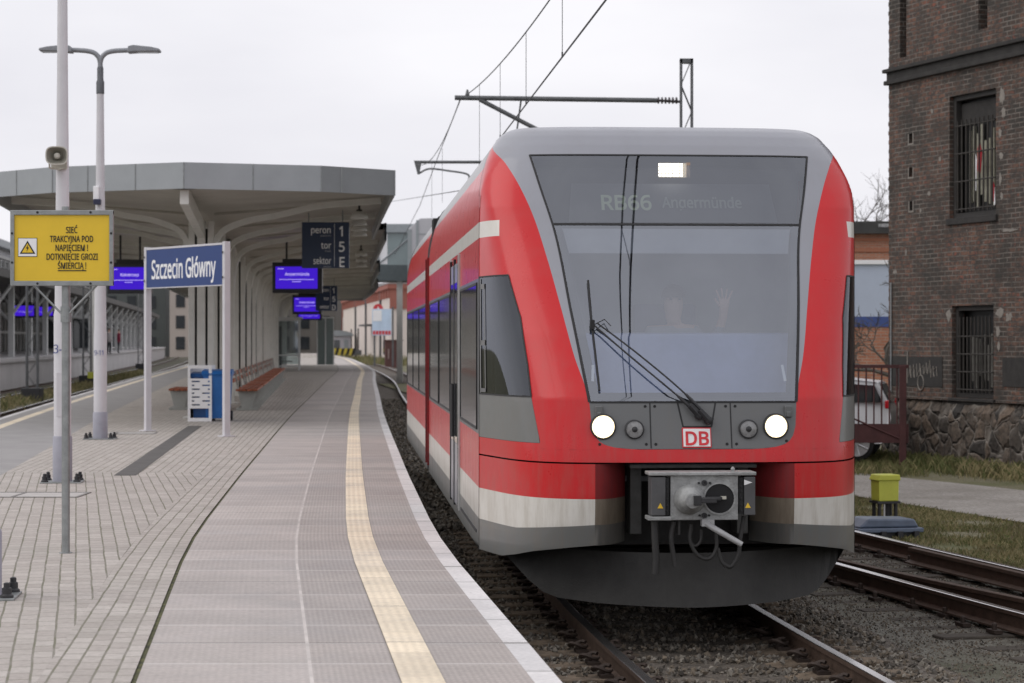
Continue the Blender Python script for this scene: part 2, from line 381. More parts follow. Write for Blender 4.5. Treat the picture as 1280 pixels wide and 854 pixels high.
bandm(1, -.13, 0); bandm(2, -.55, -.13); bandm(3, -.755, -.55, z=PZ+.006); bandm(2, -1.165, -.755); bandm(5, -1.183, -1.165); bandm(4, -2.0, -1.183); bandm(6, -2.026, -2.0, z=PZ-.008)
bandm(7, -2.47, -2.026)
# inner field of blocks: laid at another angle near the camera than further off
def rot_uv(sl):
    a = math.atan(sl); c, s_ = math.cos(a), math.sin(a)      # block rows run along (s, c)
    return lambda x, y: (x*c-y*s_, x*s_+y*c)
YS = 27.0
def narrow(y): return LEDGE(y)+2.1
pl.mat(7); ribbon(pl, narrow, eo(-2.47), Y0, YS, PZ, 60, rot_uv(-.197)); ribbon(pl, narrow, eo(-2.47), YS, Y1, PZ, 110, rot_uv(-.082))
bandm(8, .62, 2.1, strip_uvl, lo); bandm(3, .42, .62, strip_uvl, lo); bandm(8, .13, .42, strip_uvl, lo); bandm(1, 0, .13, strip_uvl, lo)
# edge slabs overhang, wall below
pl.mat(9)
for f, sgn in ((EDGE, 1), (LEDGE, -1)):
    Y = ys(Y0, Y1, 170)
    for a, b in zip(Y, Y[1:]):
        pl.face([(f(a), a, PZ), (f(b), b, PZ), (f(b), b, PZ-.16), (f(a), a, PZ-.16)])
        pl.face([(f(a), a, PZ-.16), (f(b), b, PZ-.16), (f(b)-sgn*.25, b, PZ-.16), (f(a)-sgn*.25, a, PZ-.16)])
        pl.mat(0); pl.face([(f(a)-sgn*.25, a, PZ-.16), (f(b)-sgn*.25, b, PZ-.16), (f(b)-sgn*.25, b, -.4), (f(a)-sgn*.25, a, -.4)]); pl.mat(9)
for y in (Y0, Y1): pl.face([(LEDGE(y), y, PZ), (EDGE(y), y, PZ), (EDGE(y), y, -.4), (LEDGE(y), y, -.4)])
struct(pl.build('platform', PM, fix=False))
# dark drain strip and pale service covers let into the paving
dr = MB(); n_ = Vector((-6.0+4.62, 41.8-26.4, 0)).normalized(); s_ = Vector((n_.y, -n_.x, 0))*.13
a_, b_ = Vector((-4.62, 26.35, PZ+.004)), Vector((-6.0, 41.8, PZ+.004))
dr.face([a_-s_, a_+s_, b_+s_, b_-s_]); dr_o = dr.build('drain_cover', mat('dark_drain', (.10, .095, .09), .9, var=.2, scale=5), fix=False)
tag(dr_o, 'long dark grey drain strip let into the block paving behind the poles', 'drain cover')
cv = thing('service_cover', 'pale rectangular concrete service cover in the paving near the speaker pole', 'service cover', (-4.95, 23.0, PZ+.004))
c = MB(); c.face([(-.52, -.33, .0), (.46, -.33, 0), (.46, .33, 0), (-.52, .33, 0)]); c.build('cover_slab', mat('cover_concrete', (.46, .44, .42), .85, var=.15, scale=5), cv, fix=False)
c = MB()
for lo_, hi_ in (((-.56, -.37, -.002), (.5, -.335, .004)), ((-.56, .335, -.002), (.5, .37, .004)), ((-.56, -.335, -.002), (-.525, .335, .004)), ((.465, -.335, -.002), (.5, .335, .004)), ((-.2, -.33, .001), (-.17, .33, .005))): c.box2(lo_, hi_)
c.build('cover_frame', mat('cover_edge', (.22, .21, .2), .7), cv)
cv2 = dup(cv, (-6.7, 38.5, PZ+.004), .1, 'pale rectangular concrete cover in the paving beside the double lamp post')

# ------------------------------------------------------------------ rails and sleepers
M_rail = mat('rail_rust', (.085, .055, .04), .7, metal=.3, var=.3, scale=9, bump=.2)
M_railtop = mat('rail_polished', (.72, .70, .69), .24, metal=1, var=.12, scale=12)
RP = [(-.07, -.165), (.07, -.165), (.07, -.15), (.012, -.13), (.012, -.045), (.036, -.035), (.036, -.004), (.030, 0), (-.030, 0), (-.036, -.004), (-.036, -.035), (-.012, -.045), (-.012, -.13), (-.07, -.15)]
def rail(f, y0, y1, label, n=80, group='running rails', dz=0, rusty=False):
    mb = MB(); Y = ys(y0, y1, n)
    for a, b in zip(Y, Y[1:]):
        pa_ = []
        for y in (a, b):
            t = (f(y+.05)-f(y-.05))/.1; c, s2 = 1/math.hypot(1, t), -t/math.hypot(1, t)
            pa_.append([(f(y)+px*c, y+px*s2, pz+dz) for px, pz in RP])
        for i in range(len(RP)):
            j = (i+1) % len(RP); mb.mat(1 if (i in (6, 7, 8) and not rusty) else 0); mb.face([pa_[0][i], pa_[0][j], pa_[1][j], pa_[1][i]])
    return tag(mb.build('rail', [M_rail, M_railtop], fix=False), label, 'rail', group)
rail(lambda y: TRK(y)-.755, -20, 300, 'left running rail under the red train, nearest the platform', 170)
rail(lambda y: TRK(y)+.755, -20, 300, 'shiny right running rail under the red train beside the gravel', 170)
rail(lambda y: RT(y)+.77, -10, 48, 'far rail of the right-hand turnout track, beside the grass', 60, 'turnout rails')
rail(lambda y: RT(y)-.77, -10, 44, 'near rail of the right-hand turnout track, beside the gravel', 60, 'turnout rails')
DV = hermite([(0, 12.5), (8, 8.35), (14, 5.95), (18.45, 4.30), (21.66, 3.27), (24, 2.62), (27, 1.9)])
rail(DV, 2, 25, 'rusty diverging rail between the two rails of the right-hand turnout track', 40, 'turnout rails', rusty=True)
rail(lambda y: RT(y)+.58, 8, 23, 'dark check rail close inside the far turnout rail', 30, 'turnout rails', dz=.01, rusty=True)
for k, (f, nm) in enumerate(((LTRK, 'track beyond the left platform edge'), (LTRK2, 'second track beyond the left platform edge'))):
    rail(lambda y: f(y)-.755, 40, 330, 'far rail of the '+nm, 100, 'rails left of the platform', -.06)
    rail(lambda y: f(y)+.755, 40, 330, 'near rail of the '+nm, 100, 'rails left of the platform', -.06)
M_slp = mat('sleeper_concrete', (.135, .102, .072), .9, var=.6, scale=7, bump=.5, bscale=35)
M_slw = mat('sleeper_wood', (.062, .052, .041), .9, var=.4, scale=5, bump=.6, bscale=30, stretch=(1, 9, 9))
M_clip = mat('clip_iron', (.05, .035, .028), .75, metal=.3, var=.3)
def sleeper(m, L=2.5, label='', group='', wood=False):
    t = thing('sleeper', label, 'sleeper', group=group)
    mb = MB()
    if wood: mb.box((0, 0, -.225), (L, .21, .12))
    else:
        P = [(-L/2, -.235), (-.5, -.235), (.5, -.235), (L/2, -.235), (L/2, -.155), (1.0, -.155), (.62, -.158), (.35, -.20), (-.35, -.20), (-.62, -.158), (-1.0, -.155), (-L/2, -.155)]
        mb.prism(P, -.13, .13, 'XZ')
    mb.build('sleeper_beam', m, t, bevel=.012)
    for s in (-.755, .755):
        for q in (-1, 1):
            cm = MB(); x = s+q*.105
            if wood: cm.box((x, 0, -.145), (.07, .16, .03)); cm.lathe([(.022, 0), (.022, .05), (.012, .06)], (x, 0, -.135), seg=8)
            else:
                cm.box((s+q*.10, 0, -.146), (.09, .17, .025))
                ring = [(x+q*.02+.066*math.cos(a), .068*math.sin(a), -.098+.016*math.sin(2*a)) for a in np.linspace(.4, 2*PI-.3, 14)]
                cm.tube(ring, .0145, 6)
                cm.lathe([(.022, 0), (.022, .045), (.014, .055)], (x+q*.02, 0, -.135), seg=8)
            cm.build('rail_clip', M_clip, t, smooth=True)
    return t
s0 = sleeper(M_slp, 2.5, 'brown weathered concrete sleeper with curled clips under the front track rails', 'sleepers of the front track'); first = True
y = 11.0
while y < 34:
    dx = (TRK(y+.1)-TRK(y-.1))/.2; loc = (TRK(y), y, .012)
    if first: s0.location = loc; s0.rotation_euler = (0, 0, math.atan(-dx)); first = False
    else: dup(s0, loc, math.atan(-dx))
    y += .6
s1 = sleeper(M_slw, 2.7, 'dark wooden sleeper under the right-hand turnout rails', 'sleepers of the right-hand turnout', True); first = True
y = 13.0
while y < 27:
    dx = (RT(y+.1)-RT(y-.1))/.2
    if first: s1.location = (RT(y), y, 0); s1.rotation_euler = (0, 0, math.atan(-dx)); first = False
    else: dup(s1, (RT(y)+random.uniform(-.08, .08), y, random.uniform(-.040, -.012)), math.atan(-dx)+random.uniform(-.015, .015))
    y += .6
# loose stones: nobody could count them
def stones(name, n, place, smin, smax, mats, seed=1):
    r = np.random.default_rng(seed); base = np.array([(1,0,0),(-1,0,0),(0,1,0),(0,-1,0),(0,0,1),(0,0,-1)], float)
    F = np.array([(0,2,4),(2,1,4),(1,3,4),(3,0,4),(2,0,5),(1,2,5),(3,1,5),(0,3,5)])
    P = place(r, n); n = len(P)
    V = base[None]+r.normal(0, .22, (n, 6, 3)); V *= r.uniform(smin, smax, (n, 1, 1))*r.uniform(.6, 1.3, (n, 1, 3))
    q = r.normal(size=(n, 3, 3)); Q, _ = np.linalg.qr(q); V = np.einsum('nij,nkj->nki', Q, V)+P[:, None]
    me = bpy.data.meshes.new(name); me.from_pydata(V.reshape(-1, 3).tolist(), [], (F[None]+6*np.arange(n)[:, None, None]).reshape(-1, 3).tolist())
    for m in mats: me.materials.append(m)
    me.polygons.foreach_set('material_index', np.repeat(r.integers(0, len(mats), n), 8).astype('i'))
    o = bpy.data.objects.new(name, me); COL.objects.link(o); return struct(o, 'stuff')
SM = [mat('stone_%s' % k, c, .9, var=.25, scale=20) for k, c in (('brown', (.115, .095, .073)), ('grey', (.155, .14, .12)), ('dark', (.06, .052, .043)), ('tan', (.145, .118, .088)), ('pale', (.21, .19, .16)))]
def pl_main(r, n):
    y = 10.5+17*r.random(n)**1.5; x = r.uniform(-1.75, 1.6, n); X = np.array([TRK(a) for a in y])+x
    ok = (np.abs(np.abs(x)-.755) > .055)
    ph = ((y-11.0) % .6); on = (np.minimum(ph, .6-ph) < .135) & (np.abs(x) < 1.25); ok &= (np.abs(np.abs(x)-.755) > .22) | ~on; ok &= ~on | (r.random(n) < np.where(np.abs(x) > .93, .5, .16))
    z = np.where(on, -.143, -.172)+r.uniform(-.015, .018, n)-np.clip(np.abs(x)-1.25, 0, 1)*.03
    return np.c_[X, y, z][ok]
stones('ballast_stones', 42000, pl_main, .009, .026, SM, 1)
def pl_far(r, n):
    y = 27+60*r.random(n)**1.6; x = r.uniform(-1.75, -.8, n); X = np.array([TRK(a) for a in y])+x
    return np.c_[X, y, r.uniform(-.16, -.11, n)]
stones('ballast_stones', 9000, pl_far, .02, .05, SM, 2)
def pl_grav(r, n):
    y = 11.5+15*r.random(n)**1.3; a = np.array([TRK(v) for v in y])+1.3; b = np.array([RT(v) for v in y])+1.3
    u = r.random(n); return np.c_[a+(b-a)*u, y, r.uniform(-.212, -.192, n)]
stones('gravel_stones', 42000, pl_grav, .004, .013, SM[:4], 3)

# ------------------------------------------------------------------ grass
def blades(name, n, place, hmin, hmax, mats, seed=4):
    r = np.random.default_rng(seed); P = place(r, n); n = len(P); h = r.uniform(hmin, hmax, n)*r.uniform(.5, 1.2, n); a = r.uniform(0, 2*PI, n); w = (.0025+.0035*r.random(n))*(1 if hmax < .3 else 2)
    le = r.uniform(.15, .9, n)*h; b = r.uniform(0, 2*PI, n)
    V = np.zeros((n, 4, 3)); V[:, 0] = P+np.c_[np.cos(a)*w, np.sin(a)*w, 0*a]; V[:, 1] = P-np.c_[np.cos(a)*w, np.sin(a)*w, 0*a]
    V[:, 2] = P+np.c_[np.cos(b)*le*.35-np.cos(a)*w*.7, np.sin(b)*le*.35-np.sin(a)*w*.7, h*.6]; V[:, 3] = P+np.c_[np.cos(b)*le, np.sin(b)*le, h]
    k = 4*np.arange(n)[:, None]; F = np.concatenate([k+[[0, 1, 2]], k+[[0, 2, 3]]], 1).reshape(-1, 3)
    me = bpy.data.meshes.new(name); me.from_pydata(V.reshape(-1, 3).tolist(), [], F.tolist())
    for m in mats: me.materials.append(m)
    cl = (np.sin(P[:, 0]*2.1)+np.sin(P[:, 1]*1.3+P[:, 0]))*.8+r.normal(0, 1, n); mi = np.digitize(cl, [-.9, .1, 1.0]) % len(mats)
    me.polygons.foreach_set('material_index', np.repeat(mi, 2).astype('i'))
    o = bpy.data.objects.new(name, me); COL.objects.link(o); return struct(o, 'stuff')
GM = [mat('grass_%s' % k, c, .8, var=.25, scale=2) for k, c in (('dry', (.27, .23, .115)), ('green', (.10, .115, .035)), ('olive', (.17, .16, .065)), ('brown', (.18, .14, .085)))]
def pl_grass(r, n):
    y = r.uniform(17, 33, n); a = np.array([RT(v)+1.25 for v in y]); b = np.array([PATH_L(v) for v in y]); u = r.random(n); ok = (b > a)
    P = np.c_[a+(b-a)*u, y, np.full(n, -.13)]; dens = np.sin(P[:, 0]*3.1+P[:, 1])*np.sin(P[:, 1]*2.2-P[:, 0])+.9
    return P[ok & (r.random(n) < dens)]
blades('grass', 110000, pl_grass, .015, .07, GM, 4)
BP0 = Vector((7.17, 42.0, 0)); BU = Vector((.332, -.943, 0)).normalized(); BN = Vector((BU.y, -BU.x, 0)).normalized()
if BN.x > 0: BN = -BN
def pl_foot(r, n):
    u = r.uniform(-3, 9, n); o = np.abs(r.normal(0, .45, n)); P = np.array([tuple(BP0+BU*a+BN*(.22+b)) for a, b in zip(u, o)]); P[:, 2] = -.12; return P
blades('grass', 22000, pl_foot, .04, .26, [GM[0], GM[1], GM[2], GM[1]], 5)
def pl_far2(r, n):
    x = r.uniform(3.6, 7.0, n); y = r.uniform(37.0, 42, n); return np.c_[x, y, np.full(n, -.12)]
blades('grass', 9000, pl_far2, .04, .2, [GM[0], GM[1], GM[2], GM[2]], 6)
def pl_left(r, n):
    y = 45+120*r.random(n)**1.5; x = np.array([LEDGE(v) for v in y])-r.normal(3.75, .45, n); return np.c_[x, y, np.full(n, -.2)]
blades('grass', 12000, pl_left, .08, .35, [GM[2], GM[0], GM[1], GM[0]], 7)

# ------------------------------------------------------------------ the red train
TH = math.atan2(.0757, 1.0)
train = thing('train', 'red regional railcar with big raked windscreen and lit headlights standing beside the platform', 'train', (1.235, 17.51, 0), TH)
# cab skin: for every height z a plan curve, s = -1 (left seam) .. 0 (middle) .. 1 (right seam)
_ZT = [.5,.62,.8,1.0,1.262,1.36,1.73,2.2,2.65,3.2,3.6,3.70,3.78,3.83,3.87,3.89]
_TC = [1.27,1.34,1.38,1.40,1.40,1.385,1.30,1.03,.745,.40,.15,.075,-.005,-.08,-.20,-.6]
_ZW = [.5,2.9,3.2,3.33,3.47,3.6,3.70,3.80,3.85,3.875,3.89]
_W = [1.5,1.5,1.496,1.487,1.458,1.42,1.378,1.312,1.25,1.185,1.10]
def wf(z): return float(np.interp(z, _ZW, _W))
def tbf(z): return float(np.interp(z, [3.2, 3.87], [0, -.7]))
_A = np.linspace(0, PI/2, 160); _cache = {}
def curve(z):
    k = round(z, 5)
    if k in _cache: return _cache[k]
    n = float(np.interp(z, [1.4, 2.65, 3.3, 3.7], [5.2, 5.6, 4.4, 3.7])); w = wf(z); tcn = float(np.interp(z, _ZT, _TC)); tb = tbf(z)
    x = w*np.sin(_A)**(2/n); t = tb+(tcn-tb)*np.maximum(np.cos(_A), 0)**(2/n)
    x = x*(1-.1535*np.clip(t, 0, None))                    # flanks taper towards the nose
    dd = np.r_[0, np.cumsum(np.hypot(np.diff(x), np.diff(t)))]; _cache[k] = (dd/dd[-1], x, t); return _cache[k]
def S(s, z):
    dd, x, t = curve(z); a = min(abs(s), 1)
    return Vector((math.copysign(float(np.interp(a, dd, x)), s), -float(np.interp(a, dd, t)), z))
def SN(s, z):
    z = min(max(z, .53), 3.872); a = S(max(s-.02, -1), z); b = S(min(s+.02, 1), z); c = S(s, z-.012); e = S(s, z+.009)
    return (b-a).cross(e-c).normalized()
def sx_(x, z):
    dd, X, t = curve(z); return math.copysign(float(np.interp(abs(x), X, dd)), x)
def P_on(x, z, off=0):
    s = sx_(x, z); p = S(s, z); return p+SN(s, z)*off
class Skin:
    def __init__(s): s.v = []; s.n = []; s.f = []; s.mi = []
    def patch(s, sl, sr, zl, zh, nu, nv, k=0, off=0):
        """sl, sr: s as functions of z; zl, zh: z as functions of g in 0..1 (or numbers)"""
        F = lambda q: q if callable(q) else (lambda _: q)
        sl, sr, zl, zh = F(sl), F(sr), F(zl), F(zh); b = len(s.v)
        for i in range(nv+1):
            for j in range(nu+1):
                g_ = j/nu; z = zl(g_)+(zh(g_)-zl(g_))*i/nv; ss = sl(z)+(sr(z)-sl(z))*g_
                n = SN(ss, z); s.v.append(S(ss, z)+n*off); s.n.append(n)
        for i in range(nv):
            for j in range(nu):
                a = b+i*(nu+1)+j; s.f.append((a, a+1, a+nu+2, a+nu+1)); s.mi.append(k)
        return s
    def both(s, a, b, *r, **kw):
        F = lambda q: q if callable(q) else (lambda _: q); a, b = F(a), F(b)
        s.patch(a, b, *r, **kw); s.patch(lambda z: -b(z), lambda z: -a(z), *[(lambda q: (lambda g_: q(1-g_)))(q) if callable(q) else q for q in r], **kw); return s
    def build(s, name, mats, parent, thick=0):
        me = bpy.data.meshes.new(name); me.from_pydata([tuple(v) for v in s.v], [], s.f)
        for m in (mats if isinstance(mats, (list, tuple)) else [mats]): me.materials.append(m)
        me.polygons.foreach_set('material_index', s.mi); me.polygons.foreach_set('use_smooth', [True]*len(s.f))
        me.normals_split_custom_set_from_vertices([tuple(n) for n in s.n])
        o = bpy.data.objects.new(name, me); COL.objects.link(o); o.parent = parent; return o
def tab(*pts):
    Z = [p[0] for p in pts]; V = [p[1] for p in pts]; return lambda z: float(np.interp(z, Z, V))
_xw = hermite([(1.5, .737), (1.73, .77), (2.37, .862), (3.035, .958), (3.32, 1.032), (3.62, 1.105), (3.8, 1.15)])
_xg = hermite([(1.5, .745), (1.81, .79), (2.01, .85), (2.40, .935), (2.79, 1.02), (3.145, 1.115), (3.43, 1.23), (3.57, 1.302), (3.7, 1.36)])
s_w = lambda z: sx_(_xw(z), z)
def s_g(z):
    if z <= 3.57: return max(sx_(_xg(z), z), s_w(z)+.004)
    return float(np.interp(z, [3.57, 3.61, 3.65, 3.69, 3.72, 3.75], [sx_(_xg(3.57), 3.57), .775, .815, .865, .92, .995]))
s_f = tab((1.42, .491), (1.74, .532), (1.97, .555), (2.33, .606), (2.66, .690))
s_l = tab((1.362, .17), (1.368, .215), (1.378, .248), (1.395, .275), (1.42, .293), (1.46, .306), (1.53, .317), (1.71, .327))
P_red = paint_mat('red_paint', (.56, .008, .012), .26, .28)
P_grey = paint_mat('mask_grey_paint', (.29, .297, .33), .3, .4, damt=.3)
P_dgrey = paint_mat('panel_grey_paint', (.135, .14, .142), .38, .25, damt=.25)
P_sgrey = paint_mat('sill_grey_paint', (.155, .16, .155), .35, .3, damt=.5)
P_white = paint_mat('cream_white_paint', (.66, .64, .59), .3, .4, dirt=(.30, .25, .18), damt=.55)
P_cheek = paint_mat('shaded_grimy_white', (.20, .165, .125), .6, .05, dirt=(.09, .07, .05), damt=.9); P_cheekr = paint_mat('shaded_grimy_red', (.22, .012, .014), .6, .05, dirt=(.05, .03, .03), damt=.6); P_cheekg = paint_mat('shaded_grimy_grey', (.085, .085, .08), .6, .05)  # cheek paints darkened for the shade of the bumper's turn-in, plus real grime
M_black = mat('black_rubber', (.012, .012, .013), .6, var=.2)
M_dark = mat('dark_underframe', (.022, .021, .02), .8, var=.4, scale=4, bump=.2)
G_wind = glass_mat('windscreen_glass', (.72, .77, .82), .205, .012)
G_dest = glass_mat('display_glass', (.42, .44, .46), .15, .02)
G_side = glass_mat('tinted_glass', (.30, .33, .32), .05, .02)
# nose
nose = Skin()
full = 40
nose.patch(-1, 1, 1.268, 1.362, full, 2)
nose.both(s_l, 1, 1.362, 1.40, 24, 10)
nose.both(s_l, s_f, 1.40, 1.71, 12, 16)
nose.both(s_g, s_f, 1.71, 2.66, 14, 24)
nose.both(s_g, 1, 2.66, 2.965, 18, 8)
s_st = tab((2.9, .768), (3.1, .793))
nose.both(s_g, s_st, 2.965, 3.09, 10, 4); nose.both(s_st, 1, 2.965, 3.09, 8, 4, k=1)
nose.both(s_g, 1, 3.09, 3.765, 16, 22)
nose.build('cab_front', [P_red, P_white], train)
mask = Skin()
mask.both(s_w, s_g, 1.705, 3.615, 6, 50)
mask.patch(lambda z: -s_g(z), s_g, 3.615, 3.765, 44, 8); mask.patch(-1, 1, 3.765, 3.888, 44, 12)
mask.build('windscreen_surround', P_grey, train)
# lower panel with lamps
low = Skin(); low.patch(lambda z: -s_l(z), s_l, 1.365, 1.700, 40, 26); lowp = low.build('lamp_panel', P_dgrey, train)
def on_strip(mb, pts, w, off=.002):
    """a thin raised line on the cab skin through (x, z) points"""
    for (x0, z0), (x1, z1) in zip(pts, pts[1:]):
        n = max(2, int(math.hypot(x1-x0, z1-z0)/.04)); L = math.hypot(x1-x0, z1-z0); px, pz = -(z1-z0)/L*w/2, (x1-x0)/L*w/2
        for i in range(n):
            a, b = i/n, (i+1)/n; q = []
            for f, sg in ((a, -1), (b, -1), (b, 1), (a, 1)): q.append(P_on(x0+(x1-x0)*f+sg*px, z0+(z1-z0)*f+sg*pz, off))
            mb.face(q)
sm = MB()
for x in (-.325, .27): on_strip(sm, [(x, 1.37), (x, 1.70)], .009)
on_strip(sm, [(-.12, 1.70), (-.085, 1.525), (.125, 1.525), (.16, 1.70)], .012)
on_strip(sm, [(-.76, 1.703), (.76, 1.703)], .012)
sm.build('panel_seam', M_black, lowp, fix=False)
sc_ = MB()
for x, z in ((-.70, 1.40), (-.36, 1.40), (-.36, 1.675), (-.29, 1.40), (-.29, 1.675), (.235, 1.40), (.235, 1.675), (.305, 1.40), (.305, 1.675), (.68, 1.42)):
    p = P_on(x, z, 0); sc_.lathe([(.011, 0), (.011, -.004), (.005, -.004)], p, 'Y', 8)
sc_.build('panel_screw', M_black, lowp)
for x in (-.70, .70):
    h = MB(); p = P_on(x, 1.635, .0); h.box((p.x, p.y-.012, p.z), (.055, .03, .085)); h.box((p.x, p.y-.03, p.z-.02), (.03, .02, .04)); h.build('lamp_latch', P_dgrey, lowp, bevel=.006)
M_lampe = mat('headlamp_lit', (.9, .88, .8), .2, emit=(1, .95, .84), estr=9); M_lampr = mat('headlamp_reflector', (.9, .85, .7), .2, emit=(1, .80, .48), estr=1.5)
M_lens = mat('lamp_glass_unlit', (.24, .24, .24), .2, var=.3, scale=30, coat=1)
M_chrome = mat('lamp_ring', (.035, .035, .037), .45, metal=.2)
def lamp(x, z, r, lit):
    p = P_on(x, z, .016); b = MB(); b.lathe([(r*1.14, .04), (r*1.14, -.012), (r*1.0, -.016), (r*1.0, .0)], p, 'Y', 28)
    ring = b.build('headlight', M_chrome, lowp, smooth=True)
    q = MB(); q.lathe([(r, -.004), (r*.98, -.010), (r*.75, -.013), (r*.4, -.015), (r*.05, -.016)], p, 'Y', 28)
    lo_ = q.build('lens', M_lampr if lit else M_lens, ring, smooth=True)
    if lit: q = MB(); q.lathe([(r*.86, -.015), (r*.6, -.020), (r*.05, -.022)], p, 'Y', 28); q.build('bulb_glare', M_lampe, ring, smooth=True)
    else: q = MB(); q.lathe([(r*.35, -.017), (r*.2, -.022), (r*.02, -.024)], p, 'Y', 16); q.build('bulb', MATS['lamp_ring'], ring, smooth=True)
for x, lit, r in ((-.672, 1, .083), (-.445, 0, .062), (.395, 0, .062), (.60, 1, .083)): lamp(x, 1.525-(0 if lit else .02), r, lit)
# emblem
em = MB(); p = P_on(.012, 1.445, 0); em.box((0, -.004, 0), (.215, .012, .150)); emo = em.build('emblem', mat('emblem_red', (.62, .02, .03), .35), train, bevel=.004, loc=p); emo.rotation_euler = (-math.atan(.23), 0, 0)
w = MB(); w.box((0, -.0105, 0), (.198, .004, .132)); w.build('emblem_field', mat('emblem_white', (.82, .82, .82), .4, var=.03), emo)
text('lettering', 'DB', .170, MATS['emblem_red'], emo, (0, -.0150, -.002), sx=.98, bold=.0034)
# glass
ws = Skin(); ws.patch(lambda z: -s_w(z)+.002, lambda z: s_w(z)-.002, 1.712, 3.045, 40, 40, off=.0); wso = ws.build('windscreen', G_wind, train)
ds = Skin(); ds.patch(lambda z: -s_w(z)+.002, lambda z: s_w(z)-.002, 3.058, 3.612, 40, 18); dso = ds.build('display_window', G_dest, train)
bl = MB(); zt = 3.617
def edge_line(mb, fs, z0, z1, w, n=40, off=.003):
    for i in range(n):
        a, b = z0+(z1-z0)*i/n, z0+(z1-z0)*(i+1)/n
        for sg in (-1, 1):
            q = [S(sg*(fs(a)-w), a)+SN(sg*fs(a), a)*off, S(sg*(fs(a)+w), a)+SN(sg*fs(a), a)*off, S(sg*(fs(b)+w), b)+SN(sg*fs(b), b)*off, S(sg*(fs(b)-w), b)+SN(sg*fs(b), b)*off]
            mb.face(q if sg > 0 else [q[1], q[0], q[3], q[2]])
def across(mb, z0, z1, fs, off=.003, n=40):
    for i in range(n):
        g0, g1 = -1+2*i/n, -1+2*(i+1)/n
        mb.face([S(g0*fs(z0), z0)+SN(g0*fs(z0), z0)*off, S(g1*fs(z0), z0)+SN(g1*fs(z0), z0)*off, S(g1*fs(z1), z1)+SN(g1*fs(z1), z1)*off, S(g0*fs(z1), z1)+SN(g0*fs(z1), z1)*off])
edge_line(bl, s_w, 1.705, 3.617, .0048); across(bl, 3.609, 3.620, s_w); across(bl, 3.043, 3.060, s_w); across(bl, 1.700, 1.712, s_w)
bl.build('glazing_seal', M_black, train, fix=False)
# printed grey border behind the glass
fr = Skin(); s_i = lambda z: s_w(z)-.035
fr.both(s_i, lambda z: s_w(z)-.003, 1.74, 3.04, 4, 30, off=-.012); fr.patch(lambda z: -s_w(z)+.003, lambda z: s_w(z)-.003, 1.715, 1.78, 30, 2, off=-.012)
fr.build('glass_border', mat('border_grey', (.03, .032, .034), .6, var=.1), wso)
bd = Skin(); bd.patch(lambda z: -s_i(z)+.004, lambda z: s_i(z)-.004, 2.84, 3.035, 30, 4, off=-.03); bd.build('sun_blind', mat('blind_fabric', (.34, .34, .36), .8, var=.06), wso)
# destination display
dp = MB(); pa_, pb_ = P_on(0, 3.13, -.07), P_on(0, 3.36, -.07)
def sl(x, z, o): q = P_on(0, z, o); return Vector((x, q.y, z))
for (x0, x1, z0, z1, o, k) in ((-.83, .80, 3.075, 3.385, -.085, 0),):
    dp.face([sl(x0, z0, o), sl(x1, z0, o), sl(x1-.03, z1, o), sl(x0-.05+.09, z1, o)])
dpo = dp.build('destination_display', mat('display_board', (.20, .205, .215), .5, var=.06), dso, fix=False)
bk = Skin(); bk.patch(lambda z: -s_w(z)+.01, lambda z: s_w(z)-.01, 3.07, 3.60, 20, 8, off=-.14); bk.build('display_housing', mat('housing_grey', (.10, .10, .105), .7, var=.1), dso)
M_led = mat('display_letters', (.5, .55, .42), .5, emit=(.62, .75, .52), estr=.17)
M_led2 = mat('display_letters_dim', (.4, .43, .4), .5, emit=(.5, .56, .5), estr=.055)
ang = math.atan2(P_on(0, 3.36, 0).y-P_on(0, 3.13, 0).y, .23)
def on_display(s_, size, m, x, sx): 
    q = sl(x, 3.235, -.075); o = text('display_text', s_, size, m, dpo, (q.x, q.y, q.z), sx=sx, align='LEFT', bold=.004); o.rotation_euler = (-ang, 0, 0); return o
on_display('RB66', .235, M_led, -.58, .90); on_display('Angermünde', .17, M_led2, -.09, .74)
tl = MB(); q = sl(.01, 3.495, -.05); tl.box((q.x, q.y, q.z), (.225, .02, .115)); tlo = tl.build('top_light', mat('light_housing', (.5, .42, .32), .4, emit=(1, .84, .6), estr=.75), dso, bevel=.01)
ll = MB()
for i in range(7):
    for j in range(4): ll.box((q.x-.098+i*.028, q.y-.0115, q.z-.041+j*.0272), (.019, .004, .019))
llo = ll.build('led_array', M_lampe, tlo); llo['kind'] = 'stuff'
lc = MB(); q2 = sl(.135, 3.495, -.045); lc.box((q2.x, q2.y, q2.z), (.03, .03, .12)); lc.build('top_light_end', mat('amber_end', (.45, .32, .24), .4), tlo)
# side windows of the cab, lower panels
for q in (-1, 1):
    sw = Skin(); sg = Skin()
    if q > 0: sw.patch(lambda z: s_f(z)+.004, .993, 1.745, 2.652, 14, 18); sg.patch(lambda z: s_f(z)+.001, .999, 1.402, 1.738, 14, 8)
    else: sw.patch(-.993, lambda z: -s_f(z)-.004, 1.745, 2.652, 14, 18); sg.patch(-.999, lambda z: -s_f(z)-.001, 1.402, 1.738, 14, 8)
    swo = sw.build('cab_side_window', G_side, train); swos = (swo,) if q < 0 else swos+(swo,); sg.build('window_lower_panel', P_sgrey, train)
def line_s(mb, pts, w, off=.004, sides=(-1, 1)):
    for (a0, z0), (a1, z1) in zip(pts, pts[1:]):
        n = 10
        for i in range(n):
            for sgn in sides:
                q = []
                for f, e in ((i/n, -1), ((i+1)/n, -1), ((i+1)/n, 1), (i/n, 1)):
                    a = a0+(a1-a0)*f; z = z0+(z1-z0)*f
                    if abs(z1-z0) < abs(a1-a0)*.6: z += e*w/2
                    else: a += e*w/3.2
                    a = min(a, 1); q.append(S(sgn*a, z)+SN(sgn*a, z)*off)
                mb.face(q)
